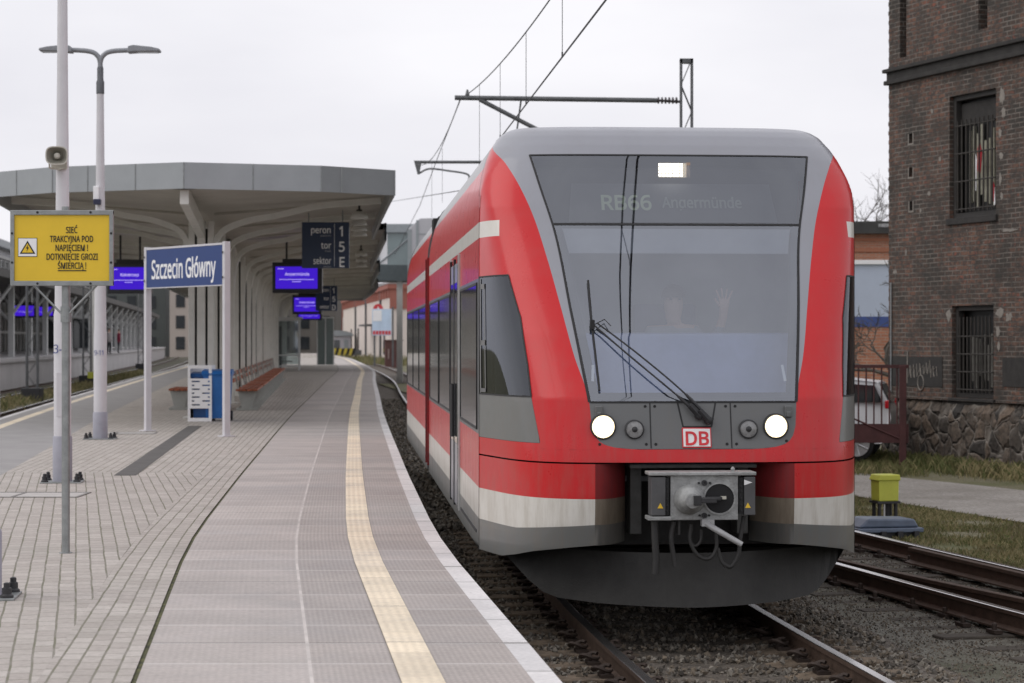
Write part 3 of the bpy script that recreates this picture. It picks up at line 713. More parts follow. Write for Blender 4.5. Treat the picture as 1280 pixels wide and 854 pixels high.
for sd_, sw_ in zip((-1, 1), swos):
    fr2 = MB(); K = dict(sides=(sd_,))
    line_s(fr2, [(.532, 1.741), (.999, 1.741)], .012, **K); line_s(fr2, [(.532, 1.741), (.555, 1.97), (.606, 2.33), (.690, 2.655)], .012, **K); line_s(fr2, [(.690, 2.656), (.999, 2.656)], .012, **K)
    fr2.build('window_seal', M_black, sw_, fix=False)
    fr3 = MB()
    for p_, w_ in (([(.972, 1.75), (.975, 2.64)], .022), ([(.915, 1.76), (.920, 2.60)], .014), ([(.915, 2.14), (.975, 2.14)], .04), ([(.915, 2.58), (.975, 2.58)], .04), ([(.915, 1.77), (.975, 1.77)], .03)): line_s(fr3, p_, w_, .006, **K)
    fr3.build('sliding_sash', mat('sash_grey', (.17, .17, .17), .4, metal=.4), sw_, fix=False)
# bumper: red over white over grey, open in the middle for the coupler
s_p = lambda z: sx_(.735, z)
zwg = lambda g_: .757+.055*max(0, 1-g_*2.2)
zbt = lambda g_: float(np.interp(g_, [0, .12, .30, .45, .62, 1], [.66, .64, .60, .555, .52, .515]))
for q in (-1, 1):
    bu = Skin()
    for za, zb, k in ((1.0, 1.256, 0), (zwg, 1.0, 1), (zbt, zwg, 2)):
        if q > 0: bu.patch(s_p, 1, za, zb, 26, 6, k=k)
        else: bu.patch(-1, lambda z: -s_p(z), *[(lambda f: (lambda g_: f(1-g_)))(v) if callable(v) else v for v in (za, zb)], 26, 6, k=k)
    buo = bu.build('bumper', [P_red, P_white, P_sgrey], train)
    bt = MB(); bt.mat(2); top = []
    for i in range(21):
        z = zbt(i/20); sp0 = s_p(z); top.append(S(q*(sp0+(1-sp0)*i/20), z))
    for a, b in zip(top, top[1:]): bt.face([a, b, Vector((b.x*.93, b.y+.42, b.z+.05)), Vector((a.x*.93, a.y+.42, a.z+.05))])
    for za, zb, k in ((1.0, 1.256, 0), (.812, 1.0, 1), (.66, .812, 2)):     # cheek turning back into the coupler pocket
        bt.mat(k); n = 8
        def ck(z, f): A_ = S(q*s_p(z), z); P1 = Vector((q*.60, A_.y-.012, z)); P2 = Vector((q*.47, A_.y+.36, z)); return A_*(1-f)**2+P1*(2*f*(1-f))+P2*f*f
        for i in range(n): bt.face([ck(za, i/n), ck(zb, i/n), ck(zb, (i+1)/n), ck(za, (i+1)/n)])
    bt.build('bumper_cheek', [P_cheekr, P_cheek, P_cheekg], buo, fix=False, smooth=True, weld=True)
core = MB(); core.prism([(-1.38, -.05), (1.38, -.05), (1.25, -.75), (.8, -.84), (-.8, -.84), (-1.25, -.75)], .62, 1.36, 'XY')
core.mat(0); core.build('front_bulkhead', M_dark, train)
bolt = MB()
for x in (-.40, .40): bolt.box((x, -.95, .98), (.085, .30, .52))
bolt.box((0, -1.0, 1.235), (.94, .6, .03)); bolt.build('coupler_pocket_frame', mat('pocket_steel', (.075, .075, .072), .6, metal=.2, var=.35), train, bevel=.006)
for q in (-1, 1):
    mb = MB(); Z_ = ys(.515, 3.3, 24)
    for a, b in zip(Z_, Z_[1:]): mb.face([(q*(wf(a)+.0025), -.007, a), (q*(wf(a)+.0025), .007, a), (q*(wf(b)+.0025), .007, b), (q*(wf(b)+.0025), -.007, b)])
    mb.build('cab_seam', M_black, train, fix=False)
    mb = MB(); Z_ = ys(3.3, 3.87, 14)
    for a, b in zip(Z_, Z_[1:]): mb.face([(q*(wf(a)+.004), -tbf(a)-.012, a), (q*(wf(a)+.004), -tbf(a)+.02, a), (q*(wf(b)+.004), -tbf(b)+.02, b), (q*(wf(b)+.004), -tbf(b)-.012, b)])
    mb.build('roof_seam', M_black, train, fix=False)
# snow plough: a shallow V of dark plate
sp = MB(); N = 28
def pt(u): return 1.30-.95*abs(u)**1.9
Tt, Bt = [], []
for i in range(N+1):
    u = -1+2*i/N; x = u*1.34; zb = float(np.interp(abs(u), [0, .5, .76, .86, 1], [.195, .205, .225, .33, .53]))
    Tt.append(Vector((x, -pt(u)+.10, .585))); Bt.append(Vector((x*(1.0 if abs(u) < .8 else 1.0), -pt(u), zb)))
for i in range(N):
    sp.face([Bt[i], Bt[i+1], Tt[i+1], Tt[i]]); k = Vector((0, .03, 0)); sp.face([Tt[i]+k, Tt[i+1]+k, Bt[i+1]+k, Bt[i]+k]); sp.face([Bt[i], Bt[i]+k, Bt[i+1]+k, Bt[i+1]])
sp.build('snow_plough', mat('plough_grey', (.030, .029, .027), .7, var=.35, scale=3, bump=.15), train, smooth=False, fix=False)
# coupler head
M_cast = mat('coupler_grey', (.33, .335, .33), .5, metal=.25, var=.3, scale=14, bump=.25, bscale=50)
M_castd = mat('coupler_dark', (.04, .04, .042), .5, metal=.3, var=.3)
M_hazard = mat('hazard_yellow', (.80, .52, .04), .5, var=.05)
Yc = -1.64
def cx(px): return (px-878)/173.6
def cz(py): return 1.05-(py-617)/173.6
cp = MB(); cp.box2((cx(839.5), Yc, cz(649)), (cx(925), Yc+.14, cz(593))); cp.box2((cx(812), Yc-.03, cz(593.2)), (cx(947), Yc+.20, cz(588.8))); cp.box2((cx(811), Yc-.02, cz(649)), (cx(841), Yc+.16, cz(644)))
cp.box2((cx(846), Yc+.1, cz(640)), (cx(915), Yc+.8, cz(600)))
cpl = cp.build('coupler', M_cast, train, bevel=.006)
c = MB(); c.lathe([(.112, .01), (.108, -.03), (.085, -.10), (.06, -.16), (.052, -.19), (.03, -.195)], (cx(863), Yc, cz(623)), 'Y', 26); c.build('centring_cone', M_cast, cpl, smooth=True)
c = MB(); c.lathe([(.118, .0), (.118, -.014), (.106, -.014), (.106, .0)], (cx(901), Yc, cz(622)), 'Y', 28); c.build('funnel_rim', M_cast, cpl, smooth=True)
c = MB(); c.lathe([(.105, -.006), (.07, -.004), (.02, -.003)], (cx(901), Yc, cz(622)), 'Y', 28); c.build('funnel', mat('funnel_black', (.008, .008, .009), .7), cpl)
c = MB(); c.box((cx(868), Yc-.2, cz(622)), (.055, .03, .07)); c.box((cx(882), Yc-.17, cz(622)), (.11, .10, .035)); c.box((cx(893), Yc-.09, cz(621)), (.06, .14, .02)); c.box((cx(893), Yc-.06, cz(621)), (.11, .05, .022)); c.box((cx(904), Yc-.03, cz(621)), (.035, .03, .03)); c.build('coupling_hook', M_castd, cpl, bevel=.004)
c = MB(); c.box((cx(905), Yc-.04, cz(620.6)), (.04, .02, .022)); c.build('hook_pin', mat('pin_bright', (.6, .58, .5), .4, metal=.5), cpl)
c = MB()
for a, b, r in ((882, 602.5, .021), (875, 602.5, .008), (889, 602.5, .008), (882, 643, .020), (876, 643, .008), (888, 643, .008), (882.5, 651, .014)):
    c.lathe([(r, .0), (r, -.02), (r*.5, -.02), (r*.4, -.012)], (cx(a), Yc, cz(b)), 'Y', 14)
c.build('valve_boss', M_castd, cpl, smooth=True)
c = MB(); c.tube([(cx(884), Yc-.02, cz(652)), (cx(890), Yc-.06, cz(657)), (cx(926), Yc-.12, cz(678))], [.026, .022, .020], 12); c.box((cx(886), Yc+.0, cz(652)), (.09, .08, .05)); c.build('release_handle', mat('handle_grey', (.42, .42, .42), .45, metal=.2), cpl, smooth=True)
for xa, xb, tri in ((815, 833, 826.3), (932, 946, 936.5)):
    c = MB(); c.box2((cx(xa), Yc-.02, cz(643)), (cx(xb), Yc+.15, cz(595))); bx = c.build('electrical_box', mat('box_charcoal', (.085, .085, .088), .5, var=.2), cpl, bevel=.006)
    c = MB(); c.prism([(-.021, -.016), (.021, -.016), (0, .022)], -.003, 0, 'XZ', (cx(tri), Yc-.021, cz(631))); c.build('warning_triangle', M_hazard, bx)
    e = xb+2.2 if tri < 880 else xa-3.2
    c = MB()
    for b in (600, 607, 613, 622, 630, 637): c.lathe([(.008, 0), (.008, -.02)], (cx(e), Yc+.0, cz(b)), 'Y', 8)
    c.box2((cx(e)-.015, Yc+.0, cz(642)), (cx(e)+.015, Yc+.12, cz(596))); c.build('contact_strip', M_black, bx)
c = MB(); c.prism([(-.03, .02), (.03, 0), (-.03, -.02)], -.003, 0, 'XZ', (cx(937), Yc-.021, cz(602))); c.build('white_mark', MATS['emblem_white'], bx)
c = MB(); c.lathe([(.012, 0), (.016, .02), (.006, .035)], (cx(919), Yc+.03, cz(588.8)), 'Z', 10); c.build('lifting_eye', M_cast, cpl)
M_hose = mat('hose_black', (.028, .027, .026), .6, var=.3)
def arcpts(pts, n=8):
    P = [Vector(p) for p in pts]; P = [2*P[0]-P[1]]+P+[2*P[-1]-P[-2]]; out = []
    for i in range(1, len(P)-2):
        for k in range(n):
            t = k/n; a, b, c_, e_ = P[i-1], P[i], P[i+1], P[i+2]
            out.append(.5*((2*b)+(c_-a)*t+(2*a-5*b+4*c_-e_)*t*t+(3*b-a-3*c_+e_)*t**3))
    return out+[P[-2]]
for pts, r in (([(821, 650), (822, 680), (823, 700), (822, 717)], .026), ([(845, 652), (842, 672), (845, 695), (847, 708)], .019), ([(867, 655), (866, 676), (876, 694), (890, 698), (899, 685), (898, 660)], .014),
               ([(880, 662), (879, 676), (872, 682), (866, 675), (868, 660)], .011), ([(901, 685), (905, 700), (911, 709)], .013), ([(934, 645), (929, 675), (927, 693), (918, 708), (908, 705)], .016), ([(852, 650), (852, 668)], .012)):
    c = MB(); c.tube(arcpts([(cx(a), Yc+.06, cz(b)) for a, b in pts]), r, 10); c.build('brake_hose', M_hose, train, smooth=True)
# wiper
def onw(px, pz, off): return P_on(px, pz, off)
wp = MB()
for e in (0, 1):
    wp.tube(arcpts([onw(.03+.07*e, 1.60-.02*e, .05), onw(-.17+.055*e, 1.765+.02*e, .055), onw(-.45+.045*e, 2.01+.03*e, .055), onw(-.70+.02*e, 2.245+.02*e, .045)], 6), [.013]*5+[.0065]*14, 8)
wpo = wp.build('wiper', mat('wiper_black', (.02, .02, .022), .5), train, smooth=True)
c = MB(); c.tube([onw(-.722, 2.60, .02), onw(-.715, 2.26, .022), onw(-.69, 1.78, .02)], .0085, 6); c.build('wiper_blade', M_black, wpo)
c = MB(); p = onw(-.715, 2.255, .04); c.box(p, (.035, .04, .07)); c.tube([onw(-.70, 2.25, .05), onw(-.62, 2.30, .03), onw(-.58, 2.24, .05)], .004, 5); c.build('blade_clamp', M_black, wpo)
for a, b in ((.03, 1.60), (.10, 1.565)):
    c = MB(); p = onw(a, b, .03); c.lathe([(.03, .03), (.03, -.02), (.022, -.035), (.01, -.04)], p, 'Y', 14); c.tube([p+Vector((-.07, -.02, .075)), p+Vector((0, -.02, 0))], .022, 8); c.build('wiper_pivot', MATS['wiper_black'], wpo, smooth=True)
for x in (-.735, .70):
    c = MB(); on_strip(c, [(x, 1.86), (x-.01*(1 if x > 0 else -1), 1.98)], .02, -.006); c.build('glass_sticker', MATS['emblem_white'], wso, fix=False)
# inside of the cab
M_int = mat('cab_interior', (.25, .255, .27), .7, var=.1, scale=3)
c = MB(); c.box2((-1.35, .35, 1.1), (1.35, .40, 3.0)); c.box2((-1.0, -.9, 1.10), (1.0, .36, 1.14)); c.box2((-1.1, -.1, 3.02), (1.1, .36, 3.05)); c.build('cab_interior', M_int, train)
c = MB(); c.prism([(-.80, 1.74), (-1.10, 1.66), (-1.12, 1.3), (-.3, 1.3), (-.3, 2.10), (-.42, 2.22), (-.50, 2.21)], -.9, .9, 'YZ'); c.build('driver_desk', mat('desk_lavender', (.37, .42, .62), .5, var=.08), train, bevel=.01)
c = MB(); c.box((0, .2, 2.0), (.5, .12, .9)); c.box((0, -.05, 1.58), (.5, .5, .1)); c.build('driver_seat', mat('seat_blue', (.07, .08, .13), .8), train, bevel=.03)
# car bodies
def body(y0, y1, name, front=False):
    """side walls and roof from y0 to y1 (local), bands of colour by height"""
    Z = [.515, .56, .757, .88, 1.0, 1.2, 1.42, 1.8, 2.2, 2.65, 2.965, 3.09, 3.2, 3.33, 3.46, 3.56, 3.65, 3.71, 3.755, 3.80, 3.83, 3.86]
    band = lambda z: 2 if z < .757 else 1 if z < 1.0 else 0 if z < 1.42 else 3 if z < 2.65 else 0 if z < 2.965 else 1 if z < 3.09 else 0 if z < 3.60 else 4
    mb = MB(); N = max(2, int((y1-y0)/1.2))
    for sgn in (-1, 1):
        for i in range(len(Z)-1):
            za, zb = Z[i], Z[i+1]; mb.mat(band((za+zb)/2))
            wa, wb = (min(wf(za), 1.5) if za < 3.3 else wf(za)*.995)*sgn, (min(wf(zb), 1.5) if zb < 3.3 else wf(zb)*.995)*sgn
            ya, yb = (y0-tbf(za), y0-tbf(zb)) if front else (y0, y0)
            for k in range(N):
                f0, f1 = k/N, (k+1)/N
                q = [(wa, ya+(y1-ya)*f0, za), (wa, ya+(y1-ya)*f1, za), (wb, yb+(y1-yb)*f1, zb), (wb, yb+(y1-yb)*f0, zb)]
                mb.face(q if sgn > 0 else q[::-1])
    w = wf(3.86)*.995; yy = y0+(.66 if front else 0); mb.mat(4)
    mb.face([(-w, yy, 3.86), (w, yy, 3.86), (w, y1, 3.86), (-w, y1, 3.86)])
    mb.mat(2); mb.face([(-1.5, y0, .515), (-1.5, y1, .515), (1.5, y1, .515), (1.5, y0, .515)])
    for ye in ((y1,) if front else (y0, y1)):
        mb.mat(3); pr = [(min(wf(z), 1.5), z) for z in Z]; mb.face([(a, ye, b) for a, b in pr]+[(-a, ye, b) for a, b in reversed(pr)])
    return mb.build(name, [P_red, P_white, P_sgrey, P_dgrey, P_roof], train, weld=True, fix=False, smooth=True)
P_roof = paint_mat('roof_grey_paint', (.40, .40, .41), .4, .2)
b1 = body(.004, 10.35, 'car_body', True); b2 = body(10.95, 20.2, 'car_body')
def side_pane(bodyo, ya, yb, z0=1.47, z1=2.60, name='side_window', m=None, off=.006):
    for sgn in (-1, 1):
        mb = MB(); x = sgn*(1.5+off); q = [(x, ya, z0), (x, yb, z0), (x, yb, z1), (x, ya, z1)]; mb.face(q if sgn > 0 else q[::-1]); o = mb.build(name, m or G_win, bodyo, fix=False)
        f = MB()
        for lo_, hi_ in (((ya-.02, z0-.02), (yb+.02, z0)), ((ya-.02, z1), (yb+.02, z1+.02)), ((ya-.02, z0), (ya, z1)), ((yb, z0), (yb+.02, z1))): f.box2((min(sgn*1.499, sgn*1.511), lo_[0], lo_[1]), (max(sgn*1.499, sgn*1.511), hi_[0], hi_[1]))
        f.build('window_seal', M_black, o)
G_win = mat('side_glass', (.075, .08, .08), .12, var=.2, coat=1, spec=.9)
side_pane(b1, .22, 2.65); side_pane(b1, 4.75, 7.2); side_pane(b1, 7.45, 9.95); side_pane(b2, 11.4, 13.9); side_pane(b2, 14.1, 16.6); side_pane(b2, 16.8, 19.8)
for sgn in (-1, 1):
    for ya, yb, bo in ((2.92, 3.60, b1), (3.62, 4.30, b1)):
        mb = MB(); mb.box2((min(sgn*1.495, sgn*1.515), ya, .62), (max(sgn*1.495, sgn*1.515), yb, 2.88)); dl = mb.build('door', P_grey, bo, bevel=.008)
        mb = MB(); mb.box2((min(sgn*1.51, sgn*1.519), ya+.10, 1.2), (max(sgn*1.51, sgn*1.519), yb-.10, 2.7)); mb.build('door_glass', G_win, dl, bevel=.004)
        mb = MB(); mb.tube([(sgn*1.54, (ya+yb)/2+.25*(1 if ya < 3.3 else -1), 1.25), (sgn*1.54, (ya+yb)/2+.25*(1 if ya < 3.3 else -1), 1.75)], .015, 8); mb.build('handle', M_chrome, dl)
    mb = MB()
    for a in (2.88, 3.61, 4.32): mb.box2((min(sgn*1.49, sgn*1.523), a-.02, .60), (max(sgn*1.49, sgn*1.523), a+.02, 2.93))
    mb.build('door_rubber', M_black, b1)
    mb = MB()
    for a in (2.84, 4.36): mb.box2((min(sgn*1.49, sgn*1.521), a-.018, .60), (max(sgn*1.49, sgn*1.521), a+.018, 2.95))
    mb.build('door_frame', mat('door_frame_pale', (.42, .42, .41), .4), b1, bevel=.004)
    mb = MB(); mb.box2((min(sgn*1.498, sgn*1.506), .3, .62), (max(sgn*1.498, sgn*1.506), 2.7, .645))
    mb.build('sill_seam', M_black, b1)
mb = MB(); mb.mat(0); mb.box2((-1.38, 10.3, .6), (1.38, 11.0, 3.72))
for k in range(6): mb.box2((-1.44, 10.40+k*.1, .62), (1.44, 10.44+k*.1, 3.70))
bel = mb.build('gangway_bellows', M_black, train)
mb = MB()
for sgn in (-1, 1):
    for ya in (10.31, 10.91): mb.box2((min(sgn*1.49, sgn*1.525), ya, .6), (max(sgn*1.49, sgn*1.525), ya+.035, 3.2))
mb.build('gangway_trim', P_cheekr, bel)  # same dark red as the bumper cheeks, here the trim's own colour
mb = MB()
for sgn in (-1, 1):
    for k in range(48): mb.box2((min(sgn*1.5, sgn*1.53), 10.335, .7+k*.05), (max(sgn*1.5, sgn*1.53), 10.36, .7+k*.05+.022))
mb.build('gangway_stud', M_black, bel)
mb = MB(); mb.box2((-.9, 1.8, 3.8), (.9, 9.5, 4.0)); mb.box2((-.9, 12, 3.8), (.9, 19, 4.0)); mb.build('roof_fairing', P_roof, train, bevel=.06)
# running gear
mb = MB(); mb.box2((-1.15, .3, .36), (1.15, 10.2, .62)); mb.box2((-1.15, 11.1, .36), (1.15, 20, .62)); mb.build('underframe', M_dark, train)
for yb in (3.0, 10.6, 17.6):
    fr_ = MB(); fr_.box2((-1.0, yb-1.5, .38), (-.9, yb+1.5, .62)); fr_.box2((.9, yb-1.5, .38), (1.0, yb+1.5, .62)); bg_ = fr_.build('bogie', M_dark, train, bevel=.02)
    for a in (-1.0, 1.0):
        for sgn in (-1, 1):
            wl = MB(); wl.lathe([(.0, -.06), (.40, -.06), (.41, -.05), (.41, .05), (.43, .055), (.43, .075), (.0, .075)], (0, 0, 0), 'X', 28); wo_ = wl.build('wheel', M_castd, bg_, smooth=True); wo_.location = (sgn*.755, yb+a, .415)
            if sgn > 0: wo_.rotation_euler = (0, 0, PI)

# ------------------------------------------------------------------ people
M_skin = mat('skin', (.52, .33, .26), .55, var=.08)
M_hair = mat('hair_brown', (.06, .04, .028), .7)
def figure(name, label, loc, rz, J, E_, Rr, cloth, split=None, group=None, head=None, scale=1, hands=True):
    """one continuous skinned body; J joints, E_ bones, Rr radii; faces above/below cut heights get cloth"""
    me = bpy.data.meshes.new('person'); me.from_pydata([tuple(Vector(j)*scale) for j in J], E_, [])
    o = bpy.data.objects.new('person', me); COL.objects.link(o)
    sk = o.modifiers.new('skin', 'SKIN'); sk.use_smooth_shade = True
    for i, r in enumerate(Rr):
        v = me.skin_vertices[0].data[i]; r = r if isinstance(r, tuple) else (r, r); v.radius = (r[0]*scale, r[1]*scale); v.use_root = (i == 0)
    su = o.modifiers.new('sub', 'SUBSURF'); su.levels = su.render_levels = 2
    bpy.context.view_layer.update()
    m2 = bpy.data.meshes.new_from_object(o.evaluated_get(bpy.context.evaluated_depsgraph_get())); bpy.data.objects.remove(o)
    o = bpy.data.objects.new(name, m2); COL.objects.link(o); m2.materials.clear()
    for m in cloth: m2.materials.append(m)
    m2.polygons.foreach_set('material_index', [split(p.center/scale) if split else 0 for p in m2.polygons]); m2.polygons.foreach_set('use_smooth', [True]*len(m2.polygons))
    o.location = loc; o.rotation_euler = (0, 0, rz); tag(o, label, 'person', group); return o
def head_parts(o, c, r, scale=1, face=True):
    """skull with face features, hair as a cap; c is the head centre in figure space"""
    c = Vector(c)*scale; r *= scale
    mb = MB(); mb.lathe([(r*math.cos(a)*1.04, r*1.28*math.sin(a)) for a in np.linspace(.12, PI/2-.01, 9)], (c.x, c.y+r*.10, c.z+r*.02), 'Z', 16); mb.build('hair', M_hair, o, smooth=True)
    if face:
        for s in (-1, 1):
            mb = MB(); mb.lathe([(r*.12, -.0), (r*.10, -r*.05), (.001, -r*.08)], (c.x+s*r*.36, c.y-r*.86, c.z+r*.06), 'Y', 10); mb.build('eye', M_black, o)
# driver behind the windscreen: seated, one hand raised in a wave
dj = [(0,0,0),(0,-.02,.22),(0,-.03,.42),(0,-.02,.50),(0,-.03,.58),(0,-.045,.68),(0,-.045,.775),
      (.17,-.02,.44),(.30,-.10,.30),(.36,-.24,.55),(.365,-.26,.63),(.365,-.27,.685),
      (-.17,-.02,.44),(-.25,-.06,.20),(-.20,-.28,.10),(-.17,-.36,.10),
      (.10,-.02,-.02),(.13,-.42,.02),(.13,-.46,-.40),(.13,-.56,-.44),(-.10,-.02,-.02),(-.13,-.42,.02),(-.13,-.46,-.40),(-.13,-.56,-.44)]
de = [(0,1),(1,2),(2,3),(3,4),(4,5),(5,6),(2,7),(7,8),(8,9),(9,10),(10,11),(2,12),(12,13),(13,14),(14,15),(0,16),(16,17),(17,18),(18,19),(0,20),(20,21),(21,22),(22,23)]
drr = [(.15,.11),(.15,.11),(.13,.10),.055,.07,.088,.07,.075,.05,.034,(.042,.02),(.045,.018),.075,.05,.033,.035,.09,.065,.045,.04,.09,.065,.045,.04]
k = len(dj)
for i, (dx, L) in enumerate(((-.034, .075), (-.012, .09), (.012, .085), (.034, .07))):       # four fingers up, slightly spread
    dj += [(.365+dx, -.27, .70), (.365+dx*1.5, -.278, .70+L*.55), (.365+dx*1.9, -.276, .70+L)]; drr += [.0095, .0085, .007]
    de += [(11, k), (k, k+1), (k+1, k+2)]; k += 3
dj += [(.325, -.275, .655), (.30, -.285, .685), (.29, -.288, .71)]; drr += [.012, .0095, .008]; de += [(10, k), (k, k+1), (k+1, k+2)]
M_shirt = mat('driver_shirt', (.26, .27, .30), .8); M_trs = mat('driver_trousers', (.04, .045, .07), .8)
tr_m = Matrix.Translation((1.235, 17.51, 0)) @ Matrix.Rotation(TH, 4, 'Z')
dl_ = tr_m @ Vector((.04, .0, 1.78))
drv = figure('person', 'train driver in a grey shirt waving one raised hand behind the windscreen', dl_, TH, dj, de, drr, [M_skin, M_shirt, M_trs],
    split=lambda p: (2 if p.z < .02 else 1 if (p.z < .485 and not (p.y < -.27 and p.z < .13)) else 0) if not (p.x > .28 and p.z > .5) else 0)
head_parts(drv, (0, -.05, .70), .098)
# people on the far platform
wj = [(0,0,.95),(0,0,1.2),(0,0,1.42),(0,0,1.5),(0,-.01,1.6),(0,-.01,1.7),(.18,0,1.4),(.22,0,1.12),(.2,-.08,.85),(-.18,0,1.4),(-.22,0,1.12),(-.2,-.06,.85),(.1,0,.88),(.11,-.02,.48),(.11,.02,.07),(.12,-.1,.04),(-.1,0,.88),(-.11,.04,.48),(-.11,.08,.07),(-.12,-.03,.04)]
we = [(0,1),(1,2),(2,3),(3,4),(4,5),(2,6),(6,7),(7,8),(2,9),(9,10),(10,11),(0,12),(12,13),(13,14),(14,15),(0,16),(16,17),(17,18),(18,19)]
wr = [(.17,.12),(.17,.12),(.16,.11),.055,.09,.08,.08,.055,.04,.08,.055,.04,.1,.065,.05,.045,.1,.065,.05,.045]
FPZ = 1.30
for i, (x, y, rz, c1, lb) in enumerate((( -22.1, 118, .4, (.02, .022, .03), 'person in a black coat standing on the far platform left of the others'), (-26.0, 141, -1.9, (.03, .03, .035), 'person in dark clothes standing by the bright screen on the far platform'),
                                      (-27.0, 148, 1.2, (.30, .28, .28), 'person in a pale jacket on the far platform behind the lamp post'), (-28.5, 160, 2.0, (.22, .02, .05), 'person in a red jacket waiting on the far platform'),
                                      (-24.0, 128, .3, (.05, .04, .09), 'person in a dark purple coat on the far platform'))):
    w_ = figure('person', lb, (x, y, FPZ), rz, wj, we, wr, [M_skin, mat('coat_%d' % i, c1, .85), mat('trousers_dark', (.03, .03, .035), .85)], split=lambda p: 0 if p.z > 1.47 else 1 if p.z > .8 else 2, group='people on the far platform')
    head_parts(w_, (0, -.01, 1.63), .098)

# ------------------------------------------------------------------ platform furniture
M_pole = mat('pole_white', (.62, .61, .635), .45, var=.06, scale=3)
M_polegrey = mat('pole_base_grey', (.33, .33, .38), .5, var=.1, scale=5)
M_galv = mat('galvanised', (.30, .315, .315), .45, metal=.6, var=.2, scale=12)
M_bolt = mat('bolt_cap_black', (.025, .025, .028), .5)
M_navy = mat('sign_navy', (.016, .048, .19), .5, var=.05, scale=2)
M_signw = mat('sign_white', (.88, .88, .89), .4, var=.03)
M_ink = mat('print_black', (.012, .012, .012), .5)
M_blueink = mat('print_blue', (.03, .06, .25), .5)
def post_base(t, r, plate, h):
    mb = MB(); mb.lathe([(r*1.10, .0), (r*1.10, h), (r*1.02, h+.015)], (0, 0, .012), 'Z', 20); mb.build('base_collar', M_polegrey, t, smooth=True)
    mb = MB(); mb.box((0, 0, .008), (plate, plate, .016)); bp_ = mb.build('base_plate', M_galv, t, bevel=.004)
    for sx in (-1, 1):
        for sy in (-1, 1):
            mb = MB(); mb.lathe([(.042, .016), (.042, .03), (.030, .04), (.030, .075), (.020, .08), (.020, .105), (.008, .11)], (sx*(plate/2-.05), sy*(plate/2-.05), 0), 'Z', 12); mb.build('bolt_cap', M_bolt, bp_, smooth=True)
# tall pole with the horn loudspeaker
t = thing('lamp_post', 'tall white tapered pole with the number 3 standing behind the yellow warning sign', 'lamp post', (-5.11, 25.1, PZ), .1)
mb = MB(); mb.lathe([(.098, 0), (.098, 1.9), (.088, 1.95), (.062, 4.6), (.040, 8.2)], (0, 0, .01), 'Z', 24); po = mb.build('pole', M_pole, t, smooth=True)
post_base(t, .1, .46, .5); text('number', '3-', .17, M_blueink, po, (-.045, -.1015, 1.52), sx=.8)
mb = MB(); mb.box((0, -.0995, 1.0), (.11, .006, .5)); mb.build('service_door', M_pole, po, bevel=.002)
mb = MB(); mb.tube([(0, 0, 8.15), (.0, -.2, 8.28), (0, -1.0, 8.35)], .035, 10); mb.box((0, -1.3, 8.36), (.24, .7, .07)); mb.build('lamp_head', M_galv, t, bevel=.02)
sp_ = thing('loudspeaker', 'beige horn loudspeaker mounted high on the tall white pole', 'loudspeaker', (-5.13, 24.98, 4.24), .08)
M_horn = mat('horn_beige', (.52, .50, .44), .5, var=.08); M_hornin = mat('horn_inside', (.26, .25, .21), .6, var=.15)
def sq_loop(w, h, y, n=28, e=3.2): return [(w*math.copysign(abs(math.cos(a))**(2/e), math.cos(a)), y, h*math.copysign(abs(math.sin(a))**(2/e), math.sin(a))) for a in [2*PI*i/n for i in range(n)]]
def loops(mb, L):
    for a, b in zip(L, L[1:]):
        for i in range(len(a)): j = (i+1) % len(a); mb.face([a[i], a[j], b[j], b[i]])
mb = MB(); loops(mb, [sq_loop(.05, .05, .02), sq_loop(.07, .06, -.06), sq_loop(.12, .10, -.14), sq_loop(.125, .105, -.18), sq_loop(.112, .093, -.18)]); mb.mat(1); loops(mb, [sq_loop(.112, .093, -.18), sq_loop(.08, .065, -.12), sq_loop(.045, .04, -.07), sq_loop(.005, .005, -.06)])
mb.build('horn', [M_horn, M_hornin], sp_, smooth=True, weld=True)
mb = MB(); mb.lathe([(.035, -.05), (.035, -.14), (.02, -.155), (.001, -.157)], (0, 0, 0), 'Y', 14); mb.build('driver_cone', M_horn, sp_, smooth=True)
mb = MB(); mb.tube([(-.09, -.10, -.02), (-.095, -.04, -.13), (0, .02, -.14), (.095, -.04, -.13), (.09, -.10, -.02)], .012, 6); mb.box((0, .03, -.10), (.17, .05, .08)); mb.build('bracket', M_horn, sp_)
# double-armed lamp post
t = thing('lamp_post', 'white lamp post with two curved arms and flat lamp heads', 'lamp post', (-6.75, 36.2, PZ), .03)
mb = MB(); mb.lathe([(.108, 0), (.108, 1.7), (.10, 1.8), (.070, 4.4), (.058, 5.75)], (0, 0, .01), 'Z', 24); po = mb.build('pole', M_pole, t, smooth=True)
post_base(t, .11, .50, .42); text('number', '9-11', .14, M_blueink, po, (0, -.115, 1.42), sx=.75)
M_arm = mat('lamp_grey', (.27, .28, .30), .5, metal=.3, var=.1)
for s in (-1, 1):
    mb = MB(); mb.tube(arcpts([(0, 0, 5.70), (0, 0, 6.15), (s*.06, 0, 6.30), (s*.20, 0, 6.36), (s*.52, 0, 6.38)]), .040, 12); mb.lathe([(.066, 5.66), (.066, 5.86), (.052, 5.88), (.052, 6.08), (.045, 6.1)], (0, 0, 0), 'Z', 16); ar = mb.build('arm', M_arm, t, smooth=True)
    mb = MB(); mb.prism([(s*.45, 6.33), (s*.58, 6.34), (s*.98, 6.35), (s*.98, 6.39), (s*.85, 6.42), (s*.55, 6.45), (s*.47, 6.43)], -.14, .14, 'XZ'); lh = mb.build('lamp_head', M_arm, ar, bevel=.012)
    mb = MB(); mb.box((s*.78, 0, 6.344), (.34, .2, .012)); mb.build('lamp_glass', M_lens, lh)
mb = MB(); mb.box((-.05, -.09, 4.02), (.09, .10, .24)); mb.build('sensor_box', M_signw, t, bevel=.01)
